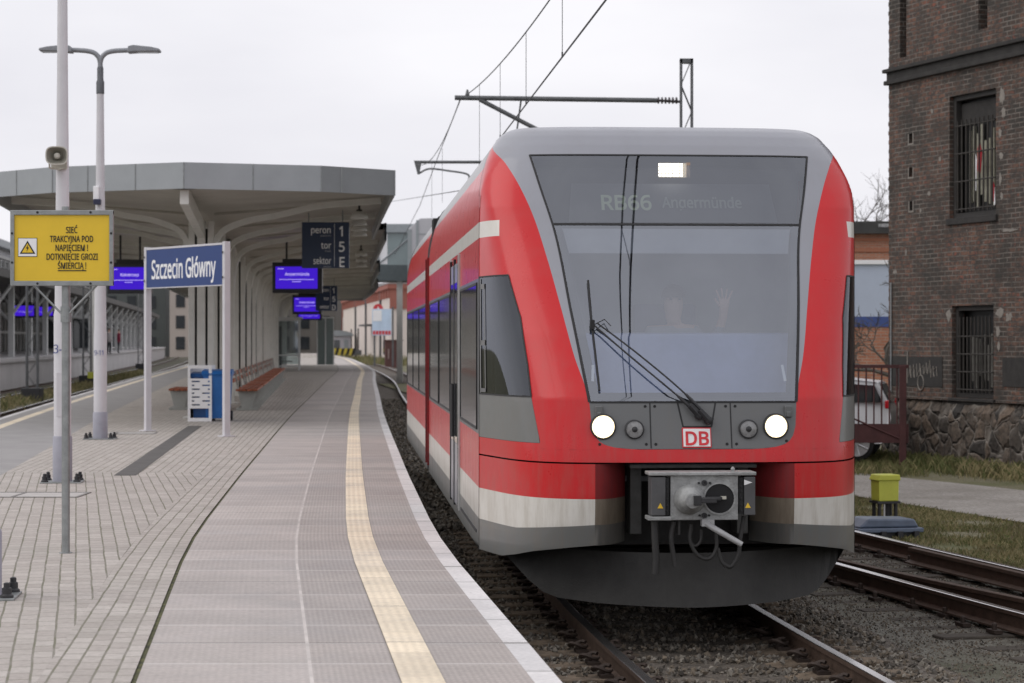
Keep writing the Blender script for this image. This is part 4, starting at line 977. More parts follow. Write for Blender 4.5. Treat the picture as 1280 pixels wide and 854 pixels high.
mb = MB(); mb.box((-.03, -.13, 3.88), (.12, .10, .09)); mb.build('camera_housing', mat('device_navy', (.02, .022, .06), .4), t, bevel=.01)
# pole at the left rim of the picture
t = thing('lamp_post', 'white lamp post cut by the left edge of the picture', 'lamp post', (-3.30, 13.8, PZ), .1)
mb = MB(); mb.lathe([(.098, 0), (.098, 1.9), (.088, 1.95), (.062, 4.6), (.045, 6.2)], (0, 0, .01), 'Z', 24); mb.build('pole', M_pole, t, smooth=True); post_base(t, .1, .42, .4)
mb = MB(); mb.box((0, -.4, 6.2), (.24, .9, .07)); mb.build('lamp_head', M_arm, t, bevel=.02)
# yellow traction-current warning sign
t = thing('warning_sign', 'yellow sign with black Polish warning and voltage triangle on a thin steel post', 'sign', (-3.375, 16.7, PZ), 0)
mb = MB(); mb.tube([(0, 0, 0), (0, 0, 2.62)], .031, 16); mb.lathe([(.05, 0), (.05, .006)], (0, 0, 0), 'Z', 16); po = mb.build('post', M_galv, t, smooth=True)
ST = R(.6); sg_ = Matrix.Rotation(ST, 4, 'Y')
sz = 2.305                                            # panel centre above the platform
M_yellow = mat('sign_yellow', (.80, .54, .03), .45, var=.05, scale=4)
mb = MB(); mb.box((-.018, -.045, sz), (.735, .012, .525)); pn = mb.build('panel', M_yellow, t); 
mb = MB()
for lo_, hi_ in (((-.406, -.066, sz-.285), (.370, -.03, sz-.248)), ((-.406, -.066, sz+.248), (.370, -.03, sz+.285)), ((-.406, -.067, sz-.2851), (-.376, -.029, sz+.2851)), ((.34, -.067, sz-.2851), (.370, -.029, sz+.2851))): mb.box2(lo_, hi_)
fr_ = mb.build('frame', M_galv, t, bevel=.004)
mb = MB()
for x, z in ((-.391, .11), (-.391, -.11), (.355, .11), (.355, -.11), (-.2, .268), (.2, .268), (-.2, -.268), (.2, -.268)): mb.lathe([(.009, 0), (.009, -.006), (.004, -.007)], (x, -.066, sz+z), 'Y', 8)
mb.build('rivet', M_ink, fr_)
mb = MB()
for s in (-1, 1): mb.tube([(s*.012, -.02, sz-.51), (s*.24, -.02, sz-.28)], .008, 8)
mb.tube([(0, 0, sz-.56), (0, 0, sz-.44)], .04, 14); mb.build('brace', M_galv, t)
for i, (ln, dx) in enumerate((('SIEĆ', 0), ('TRAKCYJNA POD', 0), ('NAPIĘCIEM !', 0), ('DOTKNIĘCIE GROZI', .003), ('ŚMIERCIĄ !', .003))):
    text('lettering', ln, .080, M_ink, pn, (.055+dx, -.0535, sz+.138-i*.0672), sx=.665, bold=.0007)
mb = MB(); mb.box((.058, -.0535, sz+.138-4*.0672-.040), (.215, .002, .007)); mb.build('underline', M_ink, pn)
mb = MB(); mb.box((-.277, -.0525, sz+.005), (.145, .002, .142)); vt = mb.build('voltage_field', M_ink, pn)
mb = MB(); mb.box((-.277, -.0545, sz+.005), (.137, .003, .134)); mb.build('voltage_white', M_signw, vt)
def tri(cx_, cz_, r_): return [(cx_-r_*.92, cz_-r_*.62), (cx_+r_*.92, cz_-r_*.62), (cx_, cz_+r_*.92)]
mb = MB(); mb.prism(tri(-.277, sz-.004, .064), -.0575, -.056, 'XZ'); mb.build('triangle_rim', M_ink, vt)
mb = MB(); mb.prism(tri(-.277, sz-.006, .046), -.0590, -.0578, 'XZ'); mb.build('triangle_field', M_yellow, vt)
mb = MB(); mb.prism([(-.270, sz+.030), (-.288, sz-.004), (-.278, sz-.004), (-.284, sz-.030), (-.266, sz+.004), (-.276, sz+.004)], -.0605, -.0592, 'XZ'); mb.build('lightning_bolt', M_ink, vt)
# station name sign
A_, B_ = Vector((-6.50, 39.4, 0)), Vector((-4.80, 37.1, 0)); yaw = math.atan2(B_.y-A_.y, B_.x-A_.x); W_ = (B_-A_).length
t = thing('station_sign', 'navy station name board in white letters between two white posts', 'sign', ((A_.x+B_.x)/2, (A_.y+B_.y)/2, PZ), yaw)
for s in (-1, 1):
    mb = MB(); mb.box((s*W_/2, 0, 1.64), (.085, .11, 3.28)); mb.box((s*W_/2, 0, .01), (.2, .24, .02)); p_ = mb.build('post', M_pole, t, bevel=.006)
    mb = MB()
    for z in (3.1, 2.68): mb.lathe([(.02, 0), (.02, -.008)], (s*W_/2, -.07, z), 'Y', 8)
    mb.build('bolt', M_ink, p_)
mb = MB(); mb.box((0, -.02, 2.90), (W_-.10, .06, .69)); pn = mb.build('panel', M_navy, t)
mb = MB(); mb.box2((-W_/2+.05, -.056, 3.228), (W_/2-.05, .01, 3.262)); mb.box2((-W_/2+.05, -.056, 2.54), (W_/2-.05, .01, 2.556)); mb.build('panel_trim', M_pole, pn)
text('lettering', 'Szczecin Główny', .56, M_signw, pn, (-.02, -.052, 2.885), sx=.68, bold=.009)
# bins: white slotted screen with a blue wheeled bin behind it
def holed(mb, x0, x1, z0, z1, holes, y0, y1):
    xs = sorted({x0, x1, *[h[0] for h in holes], *[h[1] for h in holes]}); zs = sorted({z0, z1, *[h[2] for h in holes], *[h[3] for h in holes]})
    inside = lambda x, z: any(h[0] < x < h[1] and h[2] < z < h[3] for h in holes)
    for i in range(len(xs)-1):
        for j in range(len(zs)-1):
            a, b, c_, d_ = xs[i], xs[i+1], zs[j], zs[j+1]; mx_, mz = (a+b)/2, (c_+d_)/2
            if inside(mx_, mz): continue
            mb.face([(a, y0, c_), (b, y0, c_), (b, y0, d_), (a, y0, d_)]); mb.face([(b, y1, c_), (a, y1, c_), (a, y1, d_), (b, y1, d_)])
            for (ex, ez), q in (((a-1e-4, mz), [(a, y1, c_), (a, y0, c_), (a, y0, d_), (a, y1, d_)]), ((b+1e-4, mz), [(b, y0, c_), (b, y1, c_), (b, y1, d_), (b, y0, d_)]), ((mx_, c_-1e-4), [(a, y1, c_), (b, y1, c_), (b, y0, c_), (a, y0, c_)]), ((mx_, d_+1e-4), [(a, y0, d_), (b, y0, d_), (b, y1, d_), (a, y1, d_)])):
                if inside(ex, ez) or ex < x0 or ex > x1 or ez < z0 or ez > z1: mb.face(q)
H = [(.05, .42, .86, 1.06)]
for i in range(7):
    z = .80-i*.078
    H += [(.08, .24 if i % 2 == 0 else .13, z-.014, z+.014), ((.40 if i % 2 == 0 else .29), .44, z-.014, z+.014)]
H += [(.05, .42, .07, .26)]
t = thing('bin_screen', 'white slotted metal screen standing in front of the blue bin', 'bin screen', (-6.49, 44.2, PZ), .02)
mb = MB(); holed(mb, 0, .48, 0, 1.12, H, -.012, .012); mb.build('front_panel', M_signw, t, fix=False)
mb = MB(); mb.box2((0, .012, 0), (.02, .62, 1.12)); mb.box2((.01, .6, 0), (.48, .62, 1.12)); mb.build('side_panel', M_signw, t)
def bin_(t, m):
    mb = MB()
    L = [[(-.22, -.24, .06), (.22, -.24, .06), (.22, .24, .06), (-.22, .24, .06)], [(-.27, -.33, .92), (.27, -.33, .92), (.27, .33, .92), (-.27, .33, .92)]]
    mb.face(L[0][::-1]); [mb.face([L[0][i], L[0][(i+1) % 4], L[1][(i+1) % 4], L[1][i]]) for i in range(4)]; mb.box((0, 0, .925), (.58, .70, .03)); b_ = mb.build('bin_body', m, t, bevel=.02)
    mb = MB(); mb.prism([(-.37, .94), (.36, .94), (.38, .99), (.20, 1.04), (-.30, 1.01)], -.30, .30, 'YZ'); mb.tube([(-.25, .40, .97), (.25, .40, .97)], .018, 8); mb.build('lid', m, t, bevel=.015)
    for s in (-1, 1):
        mb = MB(); mb.lathe([(.01, -.03), (.10, -.03), (.10, .03), (.01, .03)], (s*.25, .2, .10), 'X', 20); mb.build('wheel', M_bolt, t, smooth=True)
M_blue = mat('bin_blue', (.02, .15, .46), .45, var=.08)
t = thing('wheeled_bin', 'bright blue wheeled waste bin beside the white slotted screen', 'bin', (-5.93, 44.55, PZ), .05); bin_(t, M_blue)
t = thing('wheeled_bin', 'darker blue bin standing right behind the white slotted screen', 'bin', (-6.24, 44.52, PZ), 0); bin_(t, mat('bin_blue_dark', (.02, .10, .30), .45)); t.scale = (.7, .7, .95)
# benches along the columns
M_wood = mat('bench_wood', (.34, .10, .045), .55, var=.25, scale=3, stretch=(8, 1, 8)); M_leg = mat('bench_leg', (.36, .37, .35), .7, var=.1)
def bench(label, loc, rz):
    t = thing('bench', label, 'bench', loc, rz, 'slatted benches in a row under the canopy')
    for i in range(4):
        mb = MB(); mb.box((-.20+i*.13, 0, .475), (.11, 5.2, .045)); mb.build('slat', M_wood, t, bevel=.006)
    for y in (-2.3, -.77, .77, 2.3):
        mb = MB(); mb.box((0, y, .03), (.50, .10, .06)); mb.prism([(-.12, .05), (.12, .05), (.22, .45), (-.22, .45)], y-.05, y+.05, 'XZ'); mb.build('leg', M_leg, t, bevel=.01)
    for z in (.70, .86):
        mb = MB(); mb.box((-.31, 0, z), (.03, 5.2, .10)); mb.build('backrest', M_wood, t, bevel=.006)
    for y in (-2.3, 0, 2.3):
        mb = MB(); mb.tube([(-.2, y, .44), (-.28, y, .92)], .02, 8); mb.build('back_support', M_leg, t)
    return t
def CCx(y): return -6.47-.087*(y-46)
bs = ('nearest', 'second', 'third', 'fourth', 'fifth', 'sixth', 'farthest'); b0 = None
brz = math.atan(.087)
for i, nm in enumerate(bs):
    y = 53.6+i*6.0; lb = '%s red-brown slatted bench of the row under the platform canopy' % nm; loc = (CCx(y)+.78, y, PZ)
    if b0 is None: b0 = bench(lb, loc, brz)
    else: dup(b0, loc, brz, lb)
sb_ = dup(b0, (CCx(51)-.95, 52.6, PZ), brz+PI, 'slatted bench on the left side of the canopy columns behind the blue bin'); sb_.scale = (1, .45, 1)
# waiting shelter
M_frame = mat('shelter_white', (.62, .63, .63), .45, var=.05); G_pane = glass_mat('pane_glass', (.62, .68, .68), .10, .03)
t = thing('shelter', 'white framed glass waiting shelter past the benches', 'shelter', (-12.45, 121, PZ), brz)
mb = MB()
for x in (-.78, .78):
    for y in (0, 3.2): mb.box((x, y, 1.42), (.10, .10, 2.84))
for y in (0, 3.2): mb.box((0, y, 2.8), (1.6, .11, .16)); mb.box((0, y, .25), (1.5, .09, .06)); mb.box((0, y, .85), (1.5, .09, .06))
for x in (-.78, .78): mb.box((x, 1.6, 2.8), (.11, 3.2, .16)); mb.box((x, 1.6, .25), (.09, 3.1, .06))
mb.build('frame', M_frame, t, bevel=.01)
mb = MB(); mb.box((0, 1.6, 2.9), (1.9, 3.6, .08)); mb.build('roof', M_frame, t)
mb = MB(); mb.box((0, .02, 1.55), (1.46, .015, 2.4)); mb.build('glass_pane', G_pane, t); mb = MB(); mb.box((-.78, 1.6, 1.55), (.015, 3.1, 2.4)); mb.build('glass_pane', G_pane, t)
mb = MB(); mb.box((-.45, 1.7, 1.3), (.5, .5, 2.3)); mb.box((.1, 1.2, .5), (.6, .5, .06)); mb.build('inner_cabinet', mat('cabinet_dark', (.035, .045, .045), .6), t)

# ------------------------------------------------------------------ platform canopy
M_fasc = mat('fascia_grey', (.35, .37, .385), .45, metal=.35, var=.08, scale=1.2)
M_under = mat('canopy_underside', (.44, .415, .37), .7, var=.10, scale=1.5)
M_rib = mat('canopy_rib', (.66, .65, .61), .55, var=.08, scale=3)
M_roofd = mat('canopy_roof', (.2, .2, .2), .8)
def CR(y): return EDGE(y)+.16
def CL(y): return 2*CCx(y)-CR(y)
def canopy(label, Y0, Y1, posts, bevel=False):
    t = thing('canopy', label, 'canopy', group='canopy roof sections')
    F = [(0, 0, 0), (.62, .8, 0), (1.0, 1.9, 0)]            # bevelled ends: fraction of half width, set-back
    def half(y, side):
        e = (CR(y) if side > 0 else CL(y))-.34*(y-Y0)/(Y1-Y0); c_ = CCx(y); f = 1.0
        for dd in ((y-Y0,) if bevel else ()):
            s_b = 1.9 if side > 0 else 2.6
            f = min(f, float(np.interp(dd, [0, .8 if side > 0 else 1.1, s_b], [0.0, .64, 1.0])))
        return c_+(e-c_)*f
    Y = sorted({Y0, Y0+.8, Y0+1.1, Y0+1.9, Y0+2.6, *np.arange(Y0+4, Y1-3, 2.0).tolist(), Y1-2.6, Y1-1.9, Y1-1.1, Y1-.8, Y1})
    for side in (-1, 1):
        pass
    zb, zt_ = 4.92, 5.40
    outline = [(half(y, 1), y) for y in Y]+[(half(y, -1), y) for y in reversed(Y[1:] if bevel else Y)]
    mb = MB(); n = len(outline)
    cxm = sum(p[0] for p in outline)/n
    for i in range(n):
        a, b = outline[i], outline[(i+1) % n]; L = math.hypot(b[0]-a[0], b[1]-a[1])
        if L < 1e-4 or (abs(a[1]-b[1]) < .01 and not (a[1] > 140 or a[1] < 40.5)): continue
        nx, ny = -(b[1]-a[1])/L*.06, (b[0]-a[0])/L*.06
        A2, B2 = (a[0]+nx, a[1]+ny), (b[0]+nx, b[1]+ny)
        mb.face([(*a, zb), (*b, zb), (*b, zt_), (*a, zt_)]); mb.face([(*B2, zb), (*A2, zb), (*A2, zt_), (*B2, zt_)]); mb.face([(*a, zb), (*A2, zb), (*B2, zb), (*b, zb)]); mb.face([(*a, zt_), (*b, zt_), (*B2, zt_), (*A2, zt_)])
    mb.build('fascia', M_fasc, t, weld=True, fix=True)
    if bevel:
        fs_ = [(half(y, sd_), y, sd_) for y in (Y0+.4, Y0+.8, Y0+1.1, Y0+1.9, Y0+2.6) for sd_ in (-1, 1)]
        for x_, y_, sd_ in fs_: sb = MB(); sb.tube([(x_, y_-.003, zb), (x_, y_-.003, zt_)], .011, 6); sb.build('fascia_seam', M_galv, t)
        sb = MB(); sb.tube([(CCx(Y0), Y0-.004, zb), (CCx(Y0), Y0-.004, zt_)], .011, 6); sb.build('fascia_seam', M_galv, t)
    ud, rf = MB(), MB()
    K = 5
    for a, b in zip(Y, Y[1:]):
        for side in (-1, 1):
            for k in range(K):
                q = []
                for y, f in ((a, k/K), (a, (k+1)/K), (b, (k+1)/K), (b, k/K)):
                    x = CCx(y)+(half(y, side)-CCx(y))*f; w_ = abs(x-CCx(y))/4; q.append((x, y, 4.90+.30*w_))
                ud.face(q if side < 0 else q[::-1])
            q = [(CCx(a), a), (half(a, side), a), (half(b, side), b), (CCx(b), b)]
            rf.face([(x, y, 5.385) for x, y in q] if side > 0 else [(x, y, 5.385) for x, y in q[::-1]])
    ud.build('soffit', M_under, t, weld=True, fix=False); rf.build('roof_deck', M_roofd, t, weld=True, fix=False)
    # seams across the soffit
    for y in posts:
        for side in (-1, 1):
            sb = MB(); x1 = half(y+1.5, side); yy = y+1.5
            if yy < Y1-.5: sb.tube([(CCx(yy)+side*.2, yy, 4.885), (x1-side*.15, yy, 4.90+.30*abs(x1-CCx(yy))/4-.02)], .03, 4, sq=(.05, .05)); sb.build('soffit_batten', M_under, t)
    bm_ = MB(); yp = [Y0+.3]+list(posts)+[Y1-.3]
    bm_.tube([(CCx(Y0+.2), Y0+.2, 4.80), (CCx(posts[0]), posts[0], 4.45), ], .1, sq=(.16, .30)); bm_.tube([(CCx(posts[0]), posts[0], 4.45), (CCx(posts[-1]), posts[-1], 4.45)], .1, sq=(.14, .30)); bm_.tube([(CCx(posts[-1]), posts[-1], 4.45), (CCx(Y1-.2), Y1-.2, 4.8)], .1, sq=(.16, .3))
    bm_.build('spine_beam', M_rib, t)
    for y in posts:
        c_ = MB()
        for x, w_ in ((-.20, .13), (0, .17), (.20, .13)): c_.box((CCx(y)+x, y, PZ+2.05), (w_, .22, 4.1), brz)
        c_.box((CCx(y), y, PZ+.02), (.7, .5, .04)); cl = c_.build('column', M_rib, t, bevel=.01)
        dk = MB(); dk.box((CCx(y), y+.06, PZ+2.0), (.5, .02, 3.9), brz); dk.build('gap_backing', mat('column_gap', (.06, .06, .055), .8), cl)  # flat dark sheet added to darken the gaps between the three posts
        for side in (-1, 1):
            h_ = abs(half(y, side)-CCx(y))
            pts = [(.20, 3.4), (.24, 3.95), (.42, 4.42), (.95, 4.66), (1.6, 4.78), (2.5, 4.98), (max(h_-.15, 2.7), 5.08)]
            am = MB(); am.tube([(p.x, p.y, p.z) for p in arcpts([(CCx(y)+side*a, y, b) for a, b in pts], 5)], .1, sq=(.12, .15)); am.build('arm', M_rib, cl)
    return t
canopy('nearest canopy roof section with grey fascia and curved white arms', 40.0, 60.2, [46, 51.5, 57], True)
canopy('second canopy roof section, just past the gap behind the nearest one', 60.5, 87.6, [65, 70.5, 76, 81.5, 85])
canopy('third canopy roof section, above the glass shelter side of the benches', 87.9, 114, [91, 96.5, 102, 107.5, 111])
canopy('farthest canopy roof section at the end of the platform', 114.3, 150, [118, 124, 130, 136, 142, 147])
# hanging lamps under the canopy edge
M_globe = mat('lamp_globe', (.72, .71, .68), .4, var=.03)
def hang_lamp(loc, label):
    t = thing('hanging_lamp', label, 'lamp', loc, group='white dome lamps under the canopy edge')
    mb = MB(); mb.lathe([(.19*math.cos(a), .19*math.sin(a)*.9) for a in np.linspace(-.02, PI/2-.02, 8)], (0, 0, -.10), 'Z', 20); mb.lathe([(.17, -.105), (.02, -.11)], (0, 0, 0), 'Z', 20); mb.build('lamp_shade', M_globe, t, smooth=True)
    mb = MB(); mb.tube([(0, 0, .06), (0, 0, .30)], .025, 8); mb.lathe([(.06, .02), (.06, .1)], (0, 0, 0), 'Z', 10); mb.build('stem', M_bolt, t); return t
l0 = hang_lamp((-3.32, 48, 4.92), 'white dome lamp nearest the canopy corner, right of the platform number sign')
for i in range(1, 7): y = 48+i*2.6 if i < 4 else 48+i*5.2; dup(l0, (CR(y)-.72, y, 4.92), label='white dome lamp farther along the canopy edge, one of several in a line')
# platform number sign
M_dnavy = mat('sign_dark_navy', (.018, .036, .085), .4, var=.05)
def number_sign(label, loc, rz, letters, w=1.07, h=1.04, full=True):
    t = thing('platform_sign', label, 'sign', loc, rz)
    mb = MB(); mb.box((0, 0, 0), (w, .10, h)); pn = mb.build('panel', M_dnavy, t, bevel=.006)
    mb = MB()
    for x in (-w*.36, w*.36): mb.tube([(x, 0, h/2), (x, 0, h/2+.42)], .015, 6)
    mb.build('hanger', M_galv, t)
    mb = MB(); mb.box((w*.19, -.052, 0), (.008, .004, h*.92)); mb.build('divider', M_signw, pn)
    for i, (a, b, c_) in enumerate(letters):
        z = h*.32-i*h*.335
        text('lettering', a, .245, M_signw, pn, (w*.12, -.053, z+.015), sx=.70 if len(a) > 5 else .84, align='RIGHT', bold=.003)
        if b: text('lettering', b, .075, mat('sign_soft_white', (.45, .47, .52), .5), pn, (w*.12, -.053, z-.115), align='RIGHT')
        text('lettering', c_, .38, M_signw, pn, (w*.345, -.053, z-.01), sx=.86, bold=.007)
    return t
number_sign('navy hanging sign reading peron 1, tor 5, sektor E', (-4.22, 50, 4.33), .0, (('peron', 'platform', '1'), ('tor', 'track', '5'), ('sektor', 'sector', 'E')))
number_sign('dark hanging sign with white lettering partly hidden by the purple screens', (-8.15, 97, 4.05), .0, (('peron', '', '1'), ('tor', '', '5'), ('sektor', '', 'D')), .95, 1.1)
# passenger information screens
M_scr = mat('screen_violet', (.01, .005, .05), .6, var=.02, spec=.1, emit=(.05, .012, .56), estr=1.0)
M_scrt = mat('screen_text', (.6, .55, .9), .4, emit=(.62, .5, 1), estr=.75)
def screen(label, loc, rz, w, h, title, drop, lines=True):
    t = thing('info_screen', label, 'screen', loc, rz)
    mb = MB(); mb.box((0, 0, 0), (w, .22, h)); cs = mb.build('casing', mat('screen_case', (.02, .02, .028), .4), t, bevel=.015)
    mb = MB(); mb.box((-.02, -.112, 0), (w*.84, .006, h*.72)); sc2 = mb.build('display', M_scr, cs)
    mb = MB()
    for x in (-w*.22, w*.22): mb.tube([(x, 0, h/2), (x, 0, h/2+drop)], .03, 8)
    mb.box((0, 0, h/2+.05), (w*.6, .12, .1)); mb.build('hanger', M_bolt, t)
    if title: text('screen_text', title, h*.16, M_scrt, sc2, (0, -.117, h*.12), bold=.002)
    mb = MB()
    mb.box((-.02, -.1165, -h*.06), (w*.70, .002, h*.016)); mb.box((-.02, -.1165, -h*.13), (w*.18, .002, h*.016)); mb.box((-w*.33, -.1165, h*.29), (w*.12, .002, h*.02)); mb.build('screen_line', M_scrt, sc2); return t
screen('large violet departure screen hanging left of the platform number sign', (-6.02, 62, 3.94), 0, 1.40, .86, 'Angermünde', .75)
screen('smaller violet departure screen below the large one', (-9.28, 100, 3.82), 0, 1.32, .88, 'Angermünde', .9)
screen('lowest and farthest violet screen under the canopy', (-12.0, 131, 3.72), 0, 1.5, .6, '', 1.0)
screen('violet departure screen between the lamp post and the station name board', (-10.72, 62, 3.92), 0, 1.25, .86, 'Kołobrzeg', .8)

# ------------------------------------------------------------------ overhead line
M_steel = mat('mast_steel', (.13, .135, .14), .55, metal=.4, var=.25, scale=5); M_wire = mat('wire', (.075, .075, .08), .6, metal=.3)
M_insul = mat('insulator', (.06, .05, .055), .3, coat=.5)
def mast(name, label, x, y, z0, z1, w=.24, group='catenary masts', base=None, d=.2):
    t = thing(name, label, 'mast', (x, y, z0), 0, group); h = z1-z0
    mb = MB()
    for s in (-1, 1): mb.box((s*w/2, 0, h/2), (.05, d, h))
    n = max(3, int(h/.55))
    for i in range(n):
        a, b = h*i/n, h*(i+1)/n; s = 1 if i % 2 else -1
        for yy in (-d/2+.02, d/2-.02): mb.tube([(s*w/2, yy, a), (-s*w/2, yy, b)], .01, 5)
    mb.box((0, 0, h-.05), (w+.05, d, .1)); mb.build('lattice', M_steel, t)
    if base: mb = MB(); mb.box((0, 0, .25), base); mb.build('foundation', M_bolt, t, bevel=.02)
    return t
m1 = mast('catenary_mast', 'lattice catenary mast rising behind the grey cab roof', 3.87, 49, -.3, 8.42)
mb = MB(); xa = -1.27
mb.tube([(3.72-.5, 49, 7.50), (xa, 49, 7.56)], .055, 10); mb.tube([(-.72, 49, 7.52), (.55, 49, 6.86), (3.75, 49, 5.9)], .05, 10)
ca = mb.build('cantilever_arm', M_steel, m1); ca.location = (-3.87, -49, .3)
mb = MB(); mb.tube([(3.74, 49, 7.47), (3.2, 49, 7.50)], .03, 8)
for k in range(6): mb.lathe([(.02, -.03), (.075, -.02), (.075, .015), (.02, .03)], (3.25+k*.08, 49, 7.50), 'X', 12)
ins = mb.build('insulator', M_insul, m1); ins.location = (-3.87, -49, .3)
mb = MB(); mb.lathe([(.04, -.08), (.05, 0), (.02, .12)], (xa+.28, 49, 7.62), 'Z', 10); mb.tube([(.2, 49, 7.5), (.05, 49, 6.4), (-.9, 49, 5.72)], .02, 6)
q = mb.build('wire_clamp', M_steel, m1); q.location = (-3.87, -49, .3)
m2 = mast('catenary_mast', 'farther catenary mast with a curved registration arm, partly behind the train', 1.9, 72, -.3, 8.6)
mb = MB(); mb.tube([(1.8, 72, 8.0), (-3.15, 72, 8.0)], .05, 8); mb.tube([(1.8, 72, 6.2), (-.9, 72, 7.95)], .045, 8); mb.prism([(-3.2, 8.05), (-2.95, 8.02), (-3.02, 7.6), (-3.08, 7.6)], 71.94, 72.06, 'XZ')
ca = mb.build('cantilever_arm', M_steel, m2); ca.location = (-1.9, -72, .3)
mb = MB(); mb.tube(arcpts([(-3.05, 72, 7.62), (-2.7, 72, 7.78), (-2.1, 72, 7.72), (-1.45, 72, 7.60), (-1.42, 72, 7.35)]), .03, 8); q = mb.build('registration_arm', M_steel, m2); q.location = (-1.9, -72, .3)
def wire_thing(label, pts, r, name='overhead_wire'):
    mb = MB(); mb.tube(pts, r, 6); return tag(mb.build(name, M_wire), label, 'wire', 'overhead line wires')
def xw(y): return 2.56-.0757*y if y > 10 else 2.56-.757+(10-y)*.098
def zmess(y):
    return 6.32+1.22*((y-19)/30)**2 if y <= 49 else 7.54-.5*(1-((y-60.5)/11.5)**2)+ (y-49)/23*.4
contact = [(xw(y), y, 5.5) for y in ys(-41, 49, 45)]+[(xw(y), y, 5.5+max(0, y-49)*.06) for y in ys(51, 140, 45)]
mess = [(xw(y)-(0 if y < 49 else (y-49)*.01), y, zmess(y)) for y in ys(-11, 72, 83)]
wire_thing('straight contact wire of the overhead line, running down to the train roof', contact, .011)
wire_thing('sagging upper messenger wire of the overhead line meeting the cantilever end', mess, .010)
wire_thing('thin stay wire dropping from the cantilever end towards the canopy', [(xa+.12, 49, 7.5), (-2.0, 60, 7.2), (-3.0, 72, 6.6), (-5.3, 100, 6.1)], .010)
dlabels = 'thin vertical dropper hanging between messenger and contact wire'
for i, (y, ytop) in enumerate(((26.0, 0), (31.2, 0), (36.4, 0), (42, 0), (20.8, 0), (15.6, 0), (58, 0), (65, 0))):
    mb = MB(); mb.tube([(xw(y), y, zmess(y)), (xw(y), y, 5.5+(0 if y < 49 else .3))], .005, 5); mb.box((xw(y), y, 5.53), (.02, .03, .06)); tag(mb.build('dropper_wire', M_wire), dlabels, 'wire', 'droppers of the overhead line')

# ------------------------------------------------------------------ brick tower on the right
M_brick = brick_mat('old_brick', (.080, .056, .043), (.185, .092, .060), ((.17, .15, .13), (.055, .047, .042)), .26, .085, .012, .9, stain=(.40, .62, .88, (.034, .032, .027)), bstr=1.0, extra=red_extra, wob=(.04, .03, 0))
def stone_mat():
    t = NT('field_stone'); uv = t.tc.outputs['UV']
    wn = t.add('TexNoise', Scale=2.2, Detail=3); t.l(uv, wn.inputs['Vector']); wv = t.add('VectorMath'); wv.operation = 'MULTIPLY_ADD'; t.l(wn.outputs['Color'], wv.inputs[0]); wv.inputs[1].default_value = (.42, .38, 0); t.l(uv, wv.inputs[2])
    v = t.add('TexVoronoi', Scale=3.2, feature='DISTANCE_TO_EDGE'); t.l(wv.outputs[0], v.inputs['Vector']); v2 = t.add('TexVoronoi', Scale=3.2); t.l(wv.outputs[0], v2.inputs['Vector'])
    c = t.mix(t.ramp(v2.outputs['Color'], (.1, (0, 0, 0)), (.9, (1, 1, 1))), (.030, .028, .026), (.145, .108, .080)); c = t.mix(1.0, c, t.ramp(t.noise(uv, 12, 7), (.3, (.35,)*3), (.7, (1.6,)*3)), 'MULTIPLY')
    c = t.mix(t.ramp(t.noise(uv, 1.1, 5), (.45, (0, 0, 0)), (.7, (.8,)*3)), c, (.045, .042, .036))
    mo = t.math('MULTIPLY', t.ramp(v.outputs['Distance'], (.014, (1, 1, 1)), (.085, (0, 0, 0))), t.ramp(t.noise(uv, 2.6, 6), (.42, (.06,)*3), (.60, (.95,)*3)))
    c = t.mix(mo, c, (.25, .225, .195)); t.l(c, t.p.inputs['Base Color']); t.p.inputs['Roughness'].default_value = .9
    t.bump(t.ramp(v.outputs['Distance'], (0, (0, 0, 0)), (.16, (1, 1, 1))), .9, .06); return t.m
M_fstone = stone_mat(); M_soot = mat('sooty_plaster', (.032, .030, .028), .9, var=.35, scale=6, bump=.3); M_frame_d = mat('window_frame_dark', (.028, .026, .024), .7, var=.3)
M_mort = mat('pale_mortar', (.23, .21, .185), .9, var=.2, scale=12)
trz = math.atan2(BU.y, BU.x)                    # local x runs along the wall towards the camera, local y into the building
tower = thing('brick_tower', 'dark sooty brick tower with stone base and barred windows beside the tracks', 'building', tuple(BP0+Vector((0, 0, -.13))), trz)
TW, TD, THH = 13.0, 6.5, 12.5
wins = [(2.22, 3.78, 4.50, 6.70), (2.30, 3.70, 1.27, 2.92)]
niches = [(.76, .90, 5.98, 6.16), (.76, .90, 5.35, 5.53), (.78, .90, 4.72, 4.90)]
def wall_uv(mb_, x0, x1, z0, z1, holes, yp):
    xs = sorted({x0, x1, *[h[0] for h in holes], *[h[1] for h in holes]}); zs = sorted({z0, z1, *[h[2] for h in holes], *[h[3] for h in holes]})
    for i in range(len(xs)-1):
        for j in range(len(zs)-1):
            a, b, c_, d_ = xs[i], xs[i+1], zs[j], zs[j+1]
            if any(h[0] < (a+b)/2 < h[1] and h[2] < (c_+d_)/2 < h[3] for h in holes): continue
            mb_.face([(a, yp, c_), (b, yp, c_), (b, yp, d_), (a, yp, d_)], [(a, c_), (b, c_), (b, d_), (a, d_)])
    for x, X, z, Z in holes:
        dpt = .28; y2 = yp+dpt
        for P, in (([(x, yp, z), (x, y2, z), (x, y2, Z), (x, yp, Z)],), ([(X, y2, z), (X, yp, z), (X, yp, Z), (X, y2, Z)],), ([(x, yp, z), (X, yp, z), (X, y2, z), (x, y2, z)],), ([(x, y2, Z), (X, y2, Z), (X, yp, Z), (x, yp, Z)],)):
            mb_.face(P, [(p[0]+p[1], p[2]) for p in P])
recess = [(.42, .66, 7.62, 12.0), (3.2, 3.50, 7.78, 12.0), (5.9, 6.15, 7.78, 12.0)]
mb = MB(); wall_uv(mb, 0, TW, 1.2, 7.15, wins+niches, 0); wall_uv(mb, 0, TW, 7.45, THH, recess, 0)
